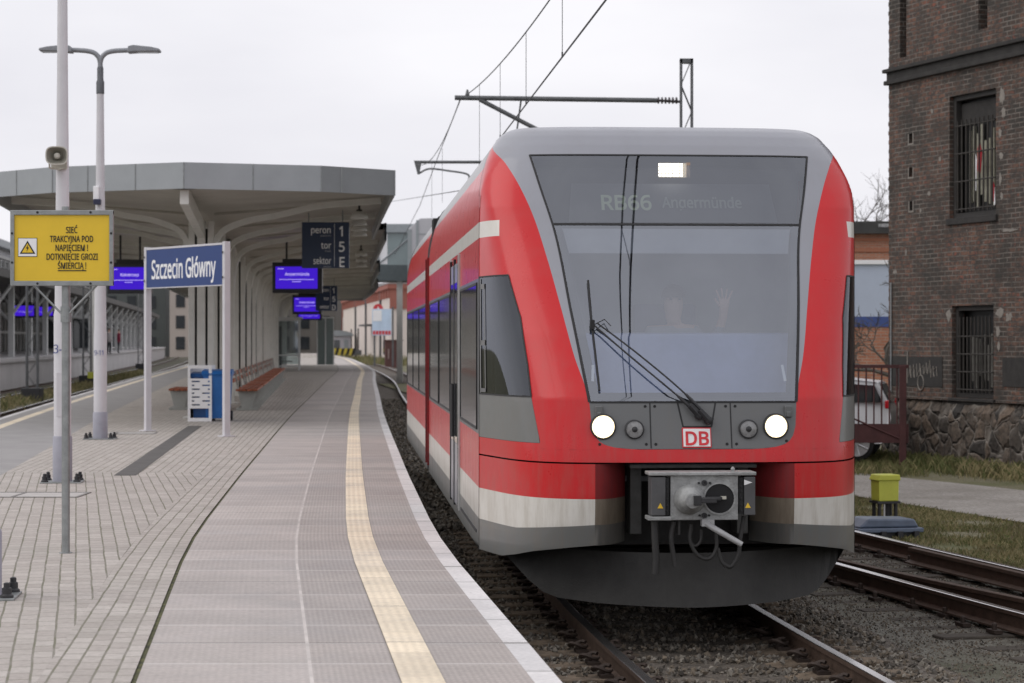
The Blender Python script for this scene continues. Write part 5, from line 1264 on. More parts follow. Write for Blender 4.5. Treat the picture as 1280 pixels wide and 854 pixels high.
for P in ([(0, TD, 0), (0, 0, 0), (0, 0, THH), (0, TD, THH)], [(TW, 0, 0), (TW, TD, 0), (TW, TD, THH), (TW, 0, THH)], [(TW, TD, 0), (0, TD, 0), (0, TD, THH), (TW, TD, THH)]):
    mb.face(P, [(p[0]+p[1], p[2]) for p in P])
# slight buckled brick edge at the corner
for k in range(60):
    z = 1.3+k*.175; w_ = random.uniform(.0, .02); mb.face([(-w_, -.004, z), (.13, -.004, z), (.13, -.004, z+.08), (-w_, -.004, z+.08)], [(0, z), (.13, z), (.13, z+.08), (0, z+.08)])
mb.build('wall', M_brick, tower, fix=False)
mb = MB(); mb.box2((-.05, .3, THH), (TW, TD, THH+.2)); mb.build('roof', M_soot, tower)
mb = MB(); N = 60
rr = np.random.default_rng(3)
for i in range(N):
    for j in range(6):
        pass
def bp_(i, j): 
    rs = np.random.default_rng(1000+i*17+j); return (-.06+(TW+.06)*i/N, -.14+.05*rs.random()-(.0 if 0 < j < 6 else 0)+(.10 if j == 6 else 0), 1.22*j/6)
for i in range(N):
    for j in range(6): q = [bp_(i, j), bp_(i+1, j), bp_(i+1, j+1), bp_(i, j+1)]; mb.face(q, [(p[0], p[2]) for p in q])
q = [(-.06, TD, 0), (-.06, -.13, 0), (-.06, -.13, 1.22), (-.06, TD, 1.22)]; mb.face(q, [(p[1], p[2]) for p in q])
q = [(-.06, -.1, 1.22), (TW, -.1, 1.22), (TW, .02, 1.22), (-.06, .02, 1.22)]; mb.face(q, [(p[0], p[1]) for p in q])
mb.build('stone_base', M_fstone, tower, fix=False, weld=True)
mb = MB(); mb.box2((-.06, -.09, 7.15), (TW, .02, 7.23)); mb.box2((-.03, -.04, 7.23), (TW, .02, 7.38)); mb.box2((-.08, -.11, 7.38), (TW, .02, 7.45)); mb.build('cornice', M_soot, tower, bevel=.012)
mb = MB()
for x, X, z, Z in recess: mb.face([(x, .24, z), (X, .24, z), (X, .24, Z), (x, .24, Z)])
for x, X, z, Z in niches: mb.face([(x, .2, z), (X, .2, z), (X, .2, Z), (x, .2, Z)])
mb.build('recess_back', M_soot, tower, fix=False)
mb = MB()
for k, (x, X, z, Z) in enumerate(niches):
    for lo_, hi_ in (((x-.035, z-.03), (X+.03, z)), ((x-.03, z), (x, Z)), ((X, z), (X+.03, Z))):
        mb.box2((lo_[0], -.006, lo_[1]), (hi_[0], .02, hi_[1]))
mb.build('niche_surround', M_mort, tower)
mb = MB()                                        # patches of lime mortar and fallen plaster beside the windows, irregular outlines
def blotch(cx_, cz_, rx, rz_, seed):
    r_ = np.random.default_rng(seed); n = 18
    mb.face([(cx_+rx*math.cos(2*PI*i/n)*r_.uniform(.55, 1.15), -.004-.0003*seed, cz_+rz_*math.sin(2*PI*i/n)*r_.uniform(.55, 1.15)) for i in range(n)])
for i, q in enumerate(((3.98, 6.55, .10, .16), (4.03, 6.25, .07, .10), (3.92, 5.9, .06, .09), (3.95, 5.5, .07, .07), (3.93, 5.1, .05, .12), (3.97, 4.8, .05, .07), (2.2, 2.75, .09, .13), (3.92, 2.78, .15, .11), (4.2, 2.7, .12, .08), (3.85, 2.45, .08, .10), (3.88, 2.2, .05, .10), (.25, 3.6, .10, .04), (.66, 3.95, .035, .07), (1.5, 5.0, .06, .05), (1.2, 4.7, .05, .04), (1.9, 5.6, .05, .05), (4.2, 4.2, .3, .03), (1.62, 6.5, .05, .05))): mb = MB(); blotch(*q, i+1); mb.build('mortar_patch', M_mort, tower, fix=False)
for xa_, xb_, za_ in ((-.01, 1.98, 1.45), (4.0, 6.5, 1.5)): mb = MB(); mb.box2((xa_, -.012, za_), (xb_, .0, 2.0)); mb.build('black_paint_band', M_soot, tower)
mb = MB()                                        # chalky scrawl on the black band
r_ = np.random.default_rng(11)
for k in range(9):
    x0, z0 = .75+k*.12, 1.6+.1*r_.random(); mb.tube([(x0, -.016, z0), (x0+.05*r_.normal(), -.017, z0+.12), (x0+.08, -.017, z0+.16+.1*r_.random()), (x0+.10, -.016, z0+.02)], .011, 5)
mb.tube([(1.22+.11*math.cos(a), -.016, 1.52+.14*math.sin(a)) for a in np.linspace(0, 2*PI, 14)], .012, 5); mb.tube([(.72, -.016, 1.5), (.74, -.016, 2.1)], .014, 5)
mb.build('graffiti', M_mort, tower)
M_bar = mat('iron_bars', (.05, .045, .04), .7, metal=.4, var=.3); M_palebar = mat('pale_bars', (.33, .32, .25), .8, var=.3, scale=8); M_rag = mat('red_rag', (.35, .02, .03), .85, var=.35, scale=10)
for k, (x, X, z, Z) in enumerate(wins):
    mb = MB(); e = .09
    for lo_, hi_ in (((x, z), (x+e, Z)), ((X-e, z), (X, Z)), ((x+e, z), (X-e, z+e)), ((x+e, Z-e), (X-e, Z))): mb.box2((lo_[0], .08, lo_[1]), (hi_[0], .20, hi_[1]))
    wf_ = mb.build('window', M_frame_d, tower, bevel=.01)
    mb = MB(); mb.face([(x, .27, z), (X, .27, z), (X, .27, Z), (x, .27, Z)]); mb.build('pane', mat('dark_room', (.012, .012, .012), .5), wf_, fix=False)
    mb = MB(); mb.box2((x-.06, -.05, z-.12), (X+.06, .12, z-.004)); mb.build('sill', M_soot, wf_, bevel=.01)
    mb = MB(); n = 9
    for i in range(n): xx = x+.2+(X-x-.4)*i/(n-1); mb.tube([(xx, .05, z+.1), (xx, .05, Z-(.45 if k == 0 else .2))], .016, 6)
    for i in range(4): zz = z+.15+(Z-z-.7)*i/3; mb.tube([(x+.1, .05, zz), (X-.1, .05, zz)], .015, 6)
    mb.build('grille', M_bar, wf_)
    mb = MB(); r_ = np.random.default_rng(20+k)
    for i in range(9 if k == 0 else 7):
        xx = x+.36+(X-x-.55)*i/8; zt2 = Z-.5-.5*r_.random() if k == 0 else z+.9+.25*r_.random(); mb.box2((xx-.035, .215, z+.15+.25*r_.random()), (xx+.035, .24, zt2))
    mb.build('board', M_palebar if k == 0 else mat('grey_boards', (.14, .135, .12), .8, var=.3, scale=8), wf_)
    if k == 0:
        mb = MB(); mb.box2((x+.1, .19, Z-.5), (X-.1, .205, Z-.14)); mb.build('top_panel', M_soot, wf_)
        mb = MB(); mb.prism([(3.05, 5.35), (3.13, 5.22), (3.17, 5.3), (3.22, 5.62), (3.14, 5.8), (3.06, 5.7), (3.08, 5.5)], .06, .075, 'XZ'); mb.prism([(3.55, 4.85), (3.60, 4.72), (3.63, 5.0), (3.57, 5.1)], .06, .075, 'XZ'); mb.build('rag', M_rag, wf_, bevel=.006)
        mb = MB(); mb.prism([(2.98, 5.0), (3.03, 4.95), (3.05, 5.5), (2.99, 5.7)], .055, .065, 'XZ'); mb.prism([(3.62, 4.62), (3.66, 4.7), (3.64, 4.98)], .055, .065, 'XZ'); mb.build('white_rag', M_signw, wf_)
mb = MB(); mb.tube([(.13, -.03, 1.2), (.13, -.03, 3.4)], .015, 6); mb.build('cable_conduit', M_galv, tower)

# ------------------------------------------------------------------ point lever, point motor
M_lime = mat('lever_yellow', (.50, .52, .07), .5, var=.10, scale=5)
t = thing('point_lever', 'yellow-green point lever box on black feet beside the turnout', 'signal box', (4.66, 27.6, -.13), R(14)); t.scale = (.84, .84, .97)
mb = MB(); mb.prism([(-.155, .30), (.155, .30), (.165, .60), (-.165, .60)], -.15, .15, 'XZ'); mb.build('box_body', M_lime, t, bevel=.012)
mb = MB(); mb.prism([(-.185, .565), (.185, .565), (.17, .64), (-.15, .64)], -.17, .17, 'XZ'); mb.build('lid', M_lime, t, bevel=.012)
mb = MB(); mb.box((0, 0, .285), (.36, .32, .03))
for x in (-.13, .13):
    for y in (-.1, .1): mb.lathe([(.03, .10), (.03, .28)], (x, y, 0), 'Z', 8)
mb.tube([(.03, 0, 0), (.03, 0, .27)], .045, 8); mb.build('stand', M_bolt, t)
mb = MB(); mb.tube([(-.06, -.12, .02), (-.06, -.12, .27)], .014, 6); mb.build('rod', mat('rod_white', (.6, .6, .6), .5), t)
t = thing('point_motor', 'low blue-grey point motor casing on the ground beside the far rail', 'point motor', (4.30, 25.6, -.16), R(12))
M_motor = mat('motor_bluegrey', (.115, .145, .20), .45, var=.2, scale=5)
mb = MB(); mb.prism([(-.38, .17), (.36, .17), (.30, .265), (-.26, .275)], -.22, .22, 'XZ'); mb.build('cover', M_motor, t, bevel=.02)
mb = MB(); mb.box((0, 0, .14), (.80, .52, .05)); mb.build('flange', M_motor, t, bevel=.01)
mb = MB(); mb.box((0, 0, .06), (.70, .44, .12))
for x in (-.3, -.1, .1, .3): mb.box((x, -.26, .08), (.06, .08, .1))
mb.tube([(-.3, 0, .05), (-1.0, -.1, .06)], .025, 6); mb.build('base', M_bolt, t)

# ------------------------------------------------------------------ beyond the tracks on the right: gate, car, annex, brick hall, bare trees
M_rust = mat('gate_maroon', (.075, .025, .025), .7, var=.3, scale=4)
t = thing('iron_gate', 'rusty barred iron gate with maroon bottom plate between train and tower', 'gate', (6.72, 39.0, -.05), R(-4))
mb = MB(); mb.tube([(-2.4, 0, 1.76), (.28, 0, 1.76)], .03, sq=(.05, .06)); mb.tube([(-2.4, 0, .72), (.28, 0, .72)], .03, sq=(.04, .05))
for i in range(20): mb.tube([(-2.35+i*.135, 0, .7), (-2.35+i*.135, 0, 1.76)], .014, 6)
mb.tube([(-2.2, -.03, 1.5), (.2, -.03, .45)], .018, 6); mb.build('bars', M_rust, t)
mb = MB(); mb.box((-1.06, 0, .56), (2.68, .05, .30)); mb.build('bottom_plate', M_rust, t)
mb = MB(); mb.box((.18, 0, .9), (.12, .12, 1.75)); mb.build('gate_post', M_rust, t, bevel=.01); mb = MB(); mb.box((-2.4, 0, .9), (.12, .12, 1.8)); mb.build('gate_post', M_rust, t, bevel=.01)
# car behind the gate (local x = forward)
M_carw = paint_mat('car_white_paint', (.74, .75, .77), .25, .6, damt=.15); M_cglass = mat('car_glass', (.02, .024, .028), .06, coat=1)
t = thing('parked_car', 'white hatchback parked behind the barred gate beside the brick tower', 'car', (5.28, 40.75, .0), R(180-14))
mb = MB()
prof = [(-1.70, .45), (-1.76, .78), (-1.72, 1.02), (-1.52, 1.42), (-.6, 1.52), (.45, 1.46), (1.05, 1.0), (1.75, .85), (1.95, .6), (1.95, .32), (-1.6, .32)]
def car_ring(y, inset):
    return [(x*(1-inset*.03), y*(1-(.16 if z > 1.0 else 0)), z-inset*.02) for x, z in prof]
Rg = [car_ring(-.80, 1), car_ring(-.84, 0), car_ring(.84, 0), car_ring(.80, 1)]
n = len(prof)
for a, b in zip(Rg, Rg[1:]):
    for i in range(n): mb.face([a[i], a[(i+1) % n], b[(i+1) % n], b[i]])
mb.face(Rg[0]); mb.face(Rg[-1][::-1]); cb = mb.build('body', M_carw, t, smooth=True, weld=True, bevel=.03)
mb = MB(); mb.prism([(-1.60, 1.06), (-1.46, 1.36), (-.3, 1.43), (.38, 1.38), (.85, 1.04)], -.765, .765, 'XZ'); 
mb.build('side_window', M_cglass, t)
mb = MB(); mb.prism([(-1.74, 1.06), (-1.57, 1.38), (-1.50, 1.36), (-1.66, 1.04)], -.58, .58, 'XZ'); mb.build('rear_window', M_cglass, t)
for s in (-1, 1):
    mb = MB(); mb.box((-1.69, s*.79, 1.02), (.09, .08, .15)); mb.build('tail_light', mat('tail_red', (.55, .01, .02), .2, coat=1), t, bevel=.02)
    for x in (-1.15, 1.25):
        mb = MB(); mb.lathe([(.24, -.09), (.305, -.07), (.315, 0), (.305, .07), (.24, .09)], (0, 0, 0), 'Y', 26); wh = mb.build('wheel', M_bolt, t, smooth=True); wh.location = (x, s*.78, .315)
        mb = MB(); mb.lathe([(.02, -.095), (.22, -.085), (.23, .085), (.02, .095)], (0, 0, 0), 'Y', 20)
        rm = mb.build('rim', M_arm, wh)
        mb = MB()
        for k in range(7): a = 2*PI*k/7; mb.tube([(.04*math.cos(a), s*.1, .04*math.sin(a)), (.215*math.cos(a), s*.1, .215*math.sin(a))], .022, 5)
        mb.lathe([(.205, s*.10-.006), (.232, s*.10-.006), (.232, s*.10+.006), (.205, s*.10+.006)], (0, 0, 0), 'Y', 20)
        mb.build('rim', mat('rim_silver', (.6, .6, .62), .35, metal=.5), wh)
    for k in range(1):
        mb = MB(); mb.prism([(-.2, .82), (-.05, .82), (-.05, .84), (-.2, .84)], s*.842, s*.862, 'XZ') if s > 0 else mb.prism([(-.2, .82), (-.05, .82), (-.05, .84), (-.2, .84)], -.862, -.842, 'XZ'); mb.build('door_handle', M_arm, t)
M_obrick = brick_mat('orange_brick', (.36, .15, .09), (.46, .20, .12), ((.40, .34, .28), (.30, .22, .17)), .26, .085, .010, .9, stain=(.5, .75, .4, (.28, .12, .08)), bstr=.3)
def uvbox(mb, lo_, hi_):
    x, y, z = lo_; X, Y_, Z = hi_
    for P in ([(x, y, z), (X, y, z), (X, y, Z), (x, y, Z)], [(X, y, z), (X, Y_, z), (X, Y_, Z), (X, y, Z)], [(x, Y_, z), (x, y, z), (x, y, Z), (x, Y_, Z)], [(X, Y_, z), (x, Y_, z), (x, Y_, Z), (X, Y_, Z)]):
        mb.face(P, [(p[0]+p[1], p[2]) for p in P])
    mb.face([(x, y, Z), (X, y, Z), (X, Y_, Z), (x, Y_, Z)])
t = thing('annex_building', 'low annex with orange brick base, blue stripe and pale blue upper wall', 'building', (10.5, 62, -.1), R(-3))
mb = MB(); uvbox(mb, (-4, 0, 0), (6, 8, 2.66)); mb.build('brick_base', M_obrick, t, fix=False)
mb = MB(); mb.box2((-4.03, -.03, 2.66), (6.03, 8, 2.95)); mb.build('blue_stripe', mat('stripe_blue', (.05, .085, .26), .6, var=.1), t)
mb = MB(); mb.box2((-4.02, -.02, 2.95), (6.02, 8, 4.42)); mb.build('upper_wall', mat('pale_blue_cladding', (.47, .53, .64), .7, var=.06, scale=.8), t)
mb = MB(); mb.box2((-4.1, -.10, 4.42), (6.1, 8, 4.54)); mb.build('coping', M_signw, t)
t = thing('brick_hall', 'orange brick hall with dark flat roof behind the pale blue annex', 'building', (14.5, 80, -.1), R(-3))
mb = MB(); uvbox(mb, (-6, 0, 0), (8, 12, 6.15)); mb.build('wall', M_obrick, t, fix=False)
mb = MB(); mb.box2((-6.3, -.4, 6.15), (8.3, 12, 6.24)); mb.box2((-6.2, -.2, 6.24), (8.2, 12, 6.6)); rf_ = mb.build('roof', mat('roof_felt_dark', (.05, .05, .048), .9, var=.3, scale=2), t)
mb = MB()
for x in (-5.0, -3.3, -1.0): mb.box((x, .3, 6.45), (.5, 1.0, .12))
mb.build('skylight', M_signw, rf_)
mb = MB(); mb.box2((-6.04, -.06, 5.5), (8.04, .0, 5.62)); mb.box2((-6.03, -.05, 5.9), (8.03, 0, 6.0)); mb.build('brick_band', MATS['orange_brick'], t)
for x in (-4.6, -1.5, 1.6):
    mb = MB(); mb.box2((x, -.04, 2), (x+1.3, .0, 4.6)); w_ = mb.build('window', M_signw, t); mb = MB(); mb.box2((x+.1, -.05, 2.1), (x+1.2, -.035, 4.5)); mb.build('pane', M_cglass, w_)
M_bark = mat('bark', (.085, .075, .065), .9, var=.3, scale=8)
def bare_tree(label, loc, h, seed, lean=0):
    t = thing('bare_tree', label, 'tree', loc, 0); r_ = random.Random(seed)
    tk, cr = MB(), MB()
    def grow(p, d, L, rad, depth):
        n = 4; pts = [p]; dd = d.copy()
        for i in range(n): dd = (dd+Vector((r_.gauss(0, .16), r_.gauss(0, .16), r_.gauss(.03, .10)))).normalized(); pts.append(pts[-1]+dd*L/n)
        (tk if depth < 2 else cr).tube(pts, [rad*(1-.45*i/n) for i in range(n+1)], 6 if depth < 2 else 4)
        if depth >= 6: return
        for k in range(r_.choice((2, 3, 3)) if depth < 5 else 3):
            at = pts[r_.randint(2, n)]; nd = (dd+Vector((r_.gauss(0, .62), r_.gauss(0, .62), r_.gauss(.10, .42)))).normalized(); grow(at, nd, L*r_.uniform(.55, .82), max(rad*.55, .008), depth+1)
    grow(Vector((0, 0, 0)), Vector((lean, 0, 1)).normalized(), h*.36, h*.022, 0)
    tk.build('trunk', M_bark, t); cr.build('crown', M_bark, t); return t
bare_tree('bare tree whose fine branches reach in front of the pale blue annex wall', (10.6, 57.5, -.1), 5.6, 5, -.10)
bare_tree('large leafless tree behind the brick hall roof, branches against the sky', (17.3, 98, 0), 11.9, 33, -.02)

# ------------------------------------------------------------------ far end of the station
t = thing('footbridge', 'grey-green glazed footbridge crossing behind the platform canopy', 'bridge', (0, 124, 0), 0)
M_bteal = mat('bridge_teal', (.085, .105, .11), .6, var=.15); M_bgrey = mat('bridge_grey', (.30, .33, .345), .5, var=.1)
mb = MB(); mb.box2((-24, 0, 5.55), (-5.4, 3.4, 6.45)); mb.build('deck', M_bteal, t)
mb = MB(); mb.box2((-24, -.2, 8.25), (-5.4, 3.6, 8.75)); mb.build('roof', M_bgrey, t, bevel=.03)
mb = MB(); mb.box2((-24, .05, 6.45), (-5.4, .08, 8.25)); mb.build('glass_pane', mat('bridge_glass', (.20, .26, .265), .15, var=.1, scale=.5, coat=.6), t)
mb = MB()
for i in range(9): x = -23.5+i*2; mb.box((x, .02, 7.35), (.09, .10, 1.8)); mb.tube([(x, .0, 6.5), (x+2, .0, 5.9 if i % 2 else 8.2)], .05, 6)
mb.build('post', M_bgrey, t)
mb = MB(); mb.box2((-7.7, .1, 6.5), (-7.0, .03, 8.2)); mb.build('bright_window', M_signw, t)
for x in (-6.6, -23.9): mb = MB(); mb.box2((x+.1, .4, -.2), (x+.42, .8, 5.55)); mb.build('pier', M_rib, t)
t = thing('bridge_tower', 'pale ribbed lift tower at the end of the footbridge behind the train', 'tower', (-3.75, 121, -.3), 0)
mb = MB(); mb.prism([(-1.95, 0), (1.9, 0), (1.9, 9.3), (-1.3, 9.2), (-1.95, 8.6)], 0, 4, 'XZ')
mb.build('ribbed_cladding', mat('cladding_pale', (.50, .50, .53), .5, var=.05, scale=.5), t, bevel=.03)
mb = MB()
for k in range(13): mb.box2((-1.4, -.03, .4+k*.66), (1.92, .0, .44+k*.66))
mb.box2((-1.97, -.04, 0), (-1.75, 0, 8.6)); mb.box2((-1.5, -.05, 0), (-1.38, 0, 9.1)); mb.build('cladding_seam', M_bgrey, t)
mb = MB(); mb.box2((.0, -.1, 9.3), (2.2, 3.5, 9.5)); mb.build('roof_unit', M_bteal, t)
# brick and plaster station building far behind
t = thing('plaster_building', 'cream plastered station building with brick dentil eaves far down the track', 'building', (-13.2, 240, -.3), math.atan2(11.8, 90)+R(0))
M_cream = mat('cream_plaster', (.72, .64, .59), .85, var=.08, scale=.3); M_fbrick = mat('far_brick', (.34, .13, .10), .9, var=.15, scale=.6); M_froof = mat('far_roof', (.30, .26, .25), .9)
mb = MB(); mb.box2((0, 0, 0), (14, 95, 8.2)); mb.build('wall', M_cream, t)
mb = MB(); mb.box2((-.35, -.35, 8.2), (14.2, 95.3, 8.7)); 
for i in range(24): mb.box2((-.22, .5+i*4, 7.2), (-.0, 1.7+i*4, 8.2))
mb.build('brick_cornice', M_fbrick, t)
mb = MB(); mb.prism([(-.4, 8.7), (14.4, 8.7), (7, 11.2)], -.4, 95.4, 'XZ'); mb.build('roof', M_froof, t)
mb = MB(); mb.box2((-.1, -.15, 6.0), (2.2, 0, 9.6)); mb.box2((.3, -.15, 9.6), (.9, .6, 10.2)); mb.build('brick_gable', M_fbrick, t)
for i in range(5):
    mb = MB(); y = 8+i*16; mb.box2((-.05, y, 1.0), (0, y+2.6, 4.2)); w_ = mb.build('window', MATS['window_frame_dark'], t); mb = MB(); mb.box2((-.06, y+.3, 1.3), (-.04, y+2.3, 3.9)); mb.build('pane', M_cglass, w_)
mb = MB()
for y in (14, 40, 62): mb.tube([(-.12, y, 0), (-.12, y, 8.2)], .14, 6)
mb.box2((-1.5, 20, 4.3), (0, 32, 4.5)); mb.build('downpipe', MATS['mast_steel'], t)
t = thing('brick_building', 'red brick building with pale roof rising behind the cream plastered one', 'building', (-33, 372, -.3), 0)
mb = MB(); mb.box2((0, 0, 0), (26, 14, 9.0)); mb.build('wall', M_fbrick, t); mb = MB(); mb.prism([(-.4, 9), (26.4, 9), (19, 13.0), (3, 11.5)], -.4, 14.4, 'XZ'); mb.build('roof', mat('roof_pale', (.45, .42, .43), .8), t)
for i in range(4): mb = MB(); mb.box2((1.5+i*3, -.1, 3), (2.9+i*3, 0, 6.5)); mb.build('window', M_signw, t)
t = thing('billboard', 'white and pale blue billboard with a red band on the station forecourt', 'billboard', (-12.55, 200, 0), R(4))
mb = MB(); mb.box((.75, 0, 3.9), (1.75, .15, 2.4)); mb.build('panel', mat('board_paleblue', (.55, .68, .84), .5, var=.12, scale=1.2), t)
mb = MB(); mb.box((.35, -.09, 4.5), (.8, .02, 1.0)); mb.build('white_field', M_signw, t)
mb = MB()
for i in range(6): mb.box((.05+i*.28, -.09, 2.95), (.22, .02, .34))
mb.build('red_band', mat('board_red', (.60, .05, .06), .5), t)
mb = MB(); mb.box((1.75, 0, 2.6), (.16, .16, 5.4)); mb.box((.1, .1, 1.3), (.14, .14, 2.8)); mb.build('post', MATS['mast_steel'], t)
t = thing('round_sign', 'round red sign with a white mark on the cream building', 'sign', (-13.95, 230, 5.55), R(8))
mb = MB(); mb.lathe([(.02, 0), (.52, 0), (.52, -.12), (.02, -.12)], (0, 0, 0), 'Y', 26); mb.build('disc', MATS['board_red'], t); mb = MB(); mb.prism([(-.22, -.2), (.22, -.2), (0, .26)], -.15, -.13, 'XZ'); mb.build('white_mark', M_signw, t)
t = thing('equipment_cabinet', 'rust-brown trackside equipment cabinet beyond the train', 'cabinet', (-11.0, 205, -.3), R(6))
M_cab = mat('cabinet_brown', (.105, .045, .04), .7, var=.2, scale=1)
mb = MB(); mb.box((0, 0, 1.25), (1.6, 1.4, 2.5)); mb.build('housing', M_cab, t, bevel=.03); mb = MB(); mb.box((0, 0, 2.55), (1.75, 1.55, .12)); mb.build('roof', M_cab, t); mb = MB(); mb.box((-.1, -.72, 1.2), (.04, .04, 2.1)); mb.box((-.5, -.72, 1.3), (.12, .05, .9)); mb.build('door_edge', mat('cabinet_edge', (.3, .22, .2), .7), t)
t = thing('buffer_barrier', 'black and yellow striped barrier across the far track end', 'barrier', (-23.0, 290, .3), R(5))
mb = MB(); n = 12
for i in range(n):
    mb.mat(i % 2); x = -2.1+i*.36; mb.prism([(x, 0), (x+.36, 0), (x+.62, .95), (x+.26, .95)], -.1, .1, 'XZ')
mb.build('striped_board', [mat('barrier_yellow', (.62, .50, .06), .6), M_ink], t, fix=True); mb = MB(); mb.box((0, .3, -.3), (4.4, .4, .7)); mb.box((2.9, 0, .4), (1.6, .1, .7)); mb.build('frame', MATS['mast_steel'], t)
t = thing('kiosk', 'small pale kiosk with a curved roof behind the striped barrier', 'kiosk', (-23.6, 300, .2), R(3))
mb = MB(); mb.box((0, 0, 1.4), (3.4, 2.6, 2.8)); mb.build('wall', mat('kiosk_pale', (.48, .47, .50), .6), t); mb = MB(); mb.prism([(-2.1+.0, 2.7)]+[(2.1*math.cos(a), 2.75+.7*math.sin(a)) for a in np.linspace(PI, 0, 10)]+[(2.1, 2.7)], -1.6, 1.4, 'XZ'); mb.build('roof', M_bgrey, t)
mb = MB(); mb.box((-.55, -1.32, 1.5), (1.6, .05, 1.3)); mb.build('window', M_cglass, t); mb = MB(); mb.box((1.1, -1.32, 1.2), (.6, .05, 2.0)); mb.build('door', M_bgrey, t)
# hedges / low scrub at the far end
def pl_scrub(r, n):
    x = r.uniform(-22, -9, n); y = r.uniform(215, 280, n); return np.c_[x, y, np.full(n, -.3)]
blades('scrub', 5000, pl_scrub, .3, 1.0, [GM[1], GM[2], GM[0], GM[2]], 9)

# ------------------------------------------------------------------ neighbouring platform on the left
M_fwall = mat('far_platform_wall', (.50, .48, .48), .85, var=.12, scale=.4)
def FPX(y): return LEDGE(y)-6.9
fp = MB(); Y = ys(60, 330, 60)
for a, b in zip(Y, Y[1:]):
    fp.face([(FPX(a), a, -.3), (FPX(b), b, -.3), (FPX(b), b, FPZ), (FPX(a), a, FPZ)]); fp.face([(FPX(a)-9, a, FPZ), (FPX(a), a, FPZ), (FPX(b), b, FPZ), (FPX(b)-9, b, FPZ)])
    fp.face([(FPX(a), a, FPZ-.16), (FPX(a)+.12, a, FPZ-.16), (FPX(b)+.12, b, FPZ-.16), (FPX(b), b, FPZ-.16)]); fp.face([(FPX(a)+.12, a, FPZ-.16), (FPX(a)+.12, a, FPZ+.003), (FPX(b)+.12, b, FPZ+.003), (FPX(b)+.12, b, FPZ-.16)]); fp.face([(FPX(a), a, FPZ+.003), (FPX(a)+.12, a, FPZ+.003), (FPX(b)+.12, b, FPZ+.003), (FPX(b), b, FPZ+.003)])
fp.face([(FPX(60)-9, 60, -.3), (FPX(60), 60, -.3), (FPX(60), 60, FPZ), (FPX(60)-9, 60, FPZ)])
struct(fp.build('far_platform', M_fwall, fix=False))
t = thing('canopy', 'dark roofed canopy with white columns on the neighbouring left platform', 'canopy')
mb = MB(); Y = ys(92, 300, 50)
for a, b in zip(Y, Y[1:]):
    P = [(FPX(a)-.2, a), (FPX(b)-.2, b), (FPX(b)-8.5, b), (FPX(a)-8.5, a)]; mb.face([(x, y, 5.3) for x, y in P]); mb.face([(x, y, 5.7) for x, y in P]); mb.face([(*P[0], 5.3), (*P[1], 5.3), (*P[1], 5.7), (*P[0], 5.7)])
mb.face([(FPX(92)-8.5, 92, 5.3), (FPX(92)-.2, 92, 5.3), (FPX(92)-.2, 92, 5.7), (FPX(92)-8.5, 92, 5.7)])
mb.build('roof', mat('far_canopy_roof', (.10, .095, .09), .8, var=.1), t, fix=False)
for i in range(22):
    y = 95+i*9; mb = MB(); mb.box((FPX(y)-1.6, y, (FPZ+5.3)/2), (.30, .3, 5.3-FPZ)); mb.tube([(FPX(y)-1.6, y, 3.6), (FPX(y)-.4, y, 5.2)], .09, 6); mb.tube([(FPX(y)-1.6, y, 3.2), (FPX(y)-3.6, y, 5.2)], .09, 6); mb.build('column', M_frame, t)
t = thing('glass_hall', 'dark glazed hall with pale frames behind the neighbouring left platform', 'building', (0, 0, 0))
mb = MB()
for a, b in zip(Y, Y[1:]): mb.face([(FPX(a)-8.8, a, FPZ), (FPX(b)-8.8, b, FPZ), (FPX(b)-8.8, b, 9.0), (FPX(a)-8.8, a, 9.0)])
mb.build('glass_wall', mat('hall_glass', (.035, .042, .042), .25, var=.3, scale=.4), t, fix=False)
mb = MB()
for i in range(69): y = 92+i*3; mb.box((FPX(y)-8.7, y, 5.0), (.16, .12, 7.4))
for z in (2.9, 4.4, 8.9):
    for a, b in zip(Y, Y[1:]): mb.tube([(FPX(a)-8.65, a, z), (FPX(b)-8.65, b, z)], .1, sq=(.1, .2))
mb.build('frame', mat('hall_frame', (.36, .36, .35), .6), t)
t = thing('station_hall', 'large pale grey station hall roof at the far left behind the yellow sign', 'building', (-72, 215, 0), R(6))
mb = MB(); mb.box2((-20, 0, 0), (18, 60, 12.5)); mb.build('wall', mat('hall_pale', (.52, .53, .56), .7, var=.08, scale=.2), t); mb = MB()
for z in (10.0, 11.2, 12.4): mb.box2((-20.2, -.3, z), (18.2, 0, z+.2))
mb.box2((-21, -1, 12.5), (19, 61, 13.3)); mb.build('roof_edge', M_bgrey, t)
for z0, z1 in ((2, 5.0), (6.2, 9.2)):
    for i in range(9): mb = MB(); mb.box2((-18+i*4, -.15, z0), (-15.2+i*4, 0, z1)); mb.build('window', M_cglass, t)
def small(name, label, cat, loc, rz, parts, group=None):
    t = thing(name, label, cat, loc, rz, group)
    for pn_, m_, bx in parts:
        mb = MB(); [mb.box(c_, d_) for c_, d_ in bx]; mb.build(pn_, m_, t, bevel=.01)
    return t
small('bench', 'grey bench with slanted supports on the neighbouring platform, left of the white pole', 'bench', (FPX(97)-1.6, 97, FPZ), .1, (('seat', M_galv, [((0, 0, .95), (2.6, .5, .12))]), ('leg', M_galv, [((-.9, 0, .45), (.1, .4, .9)), ((.9, 0, .45), (.1, .4, .9))])))
small('luggage_trolley', 'dark blue luggage cart on the neighbouring platform', 'cart', (FPX(104)-1.2, 104, FPZ), .1, (('load', MATS['device_navy'], [((0, 0, .95), (1.8, .9, .9))]), ('frame', M_bolt, [((0, 0, .3), (2, .9, .3))])))
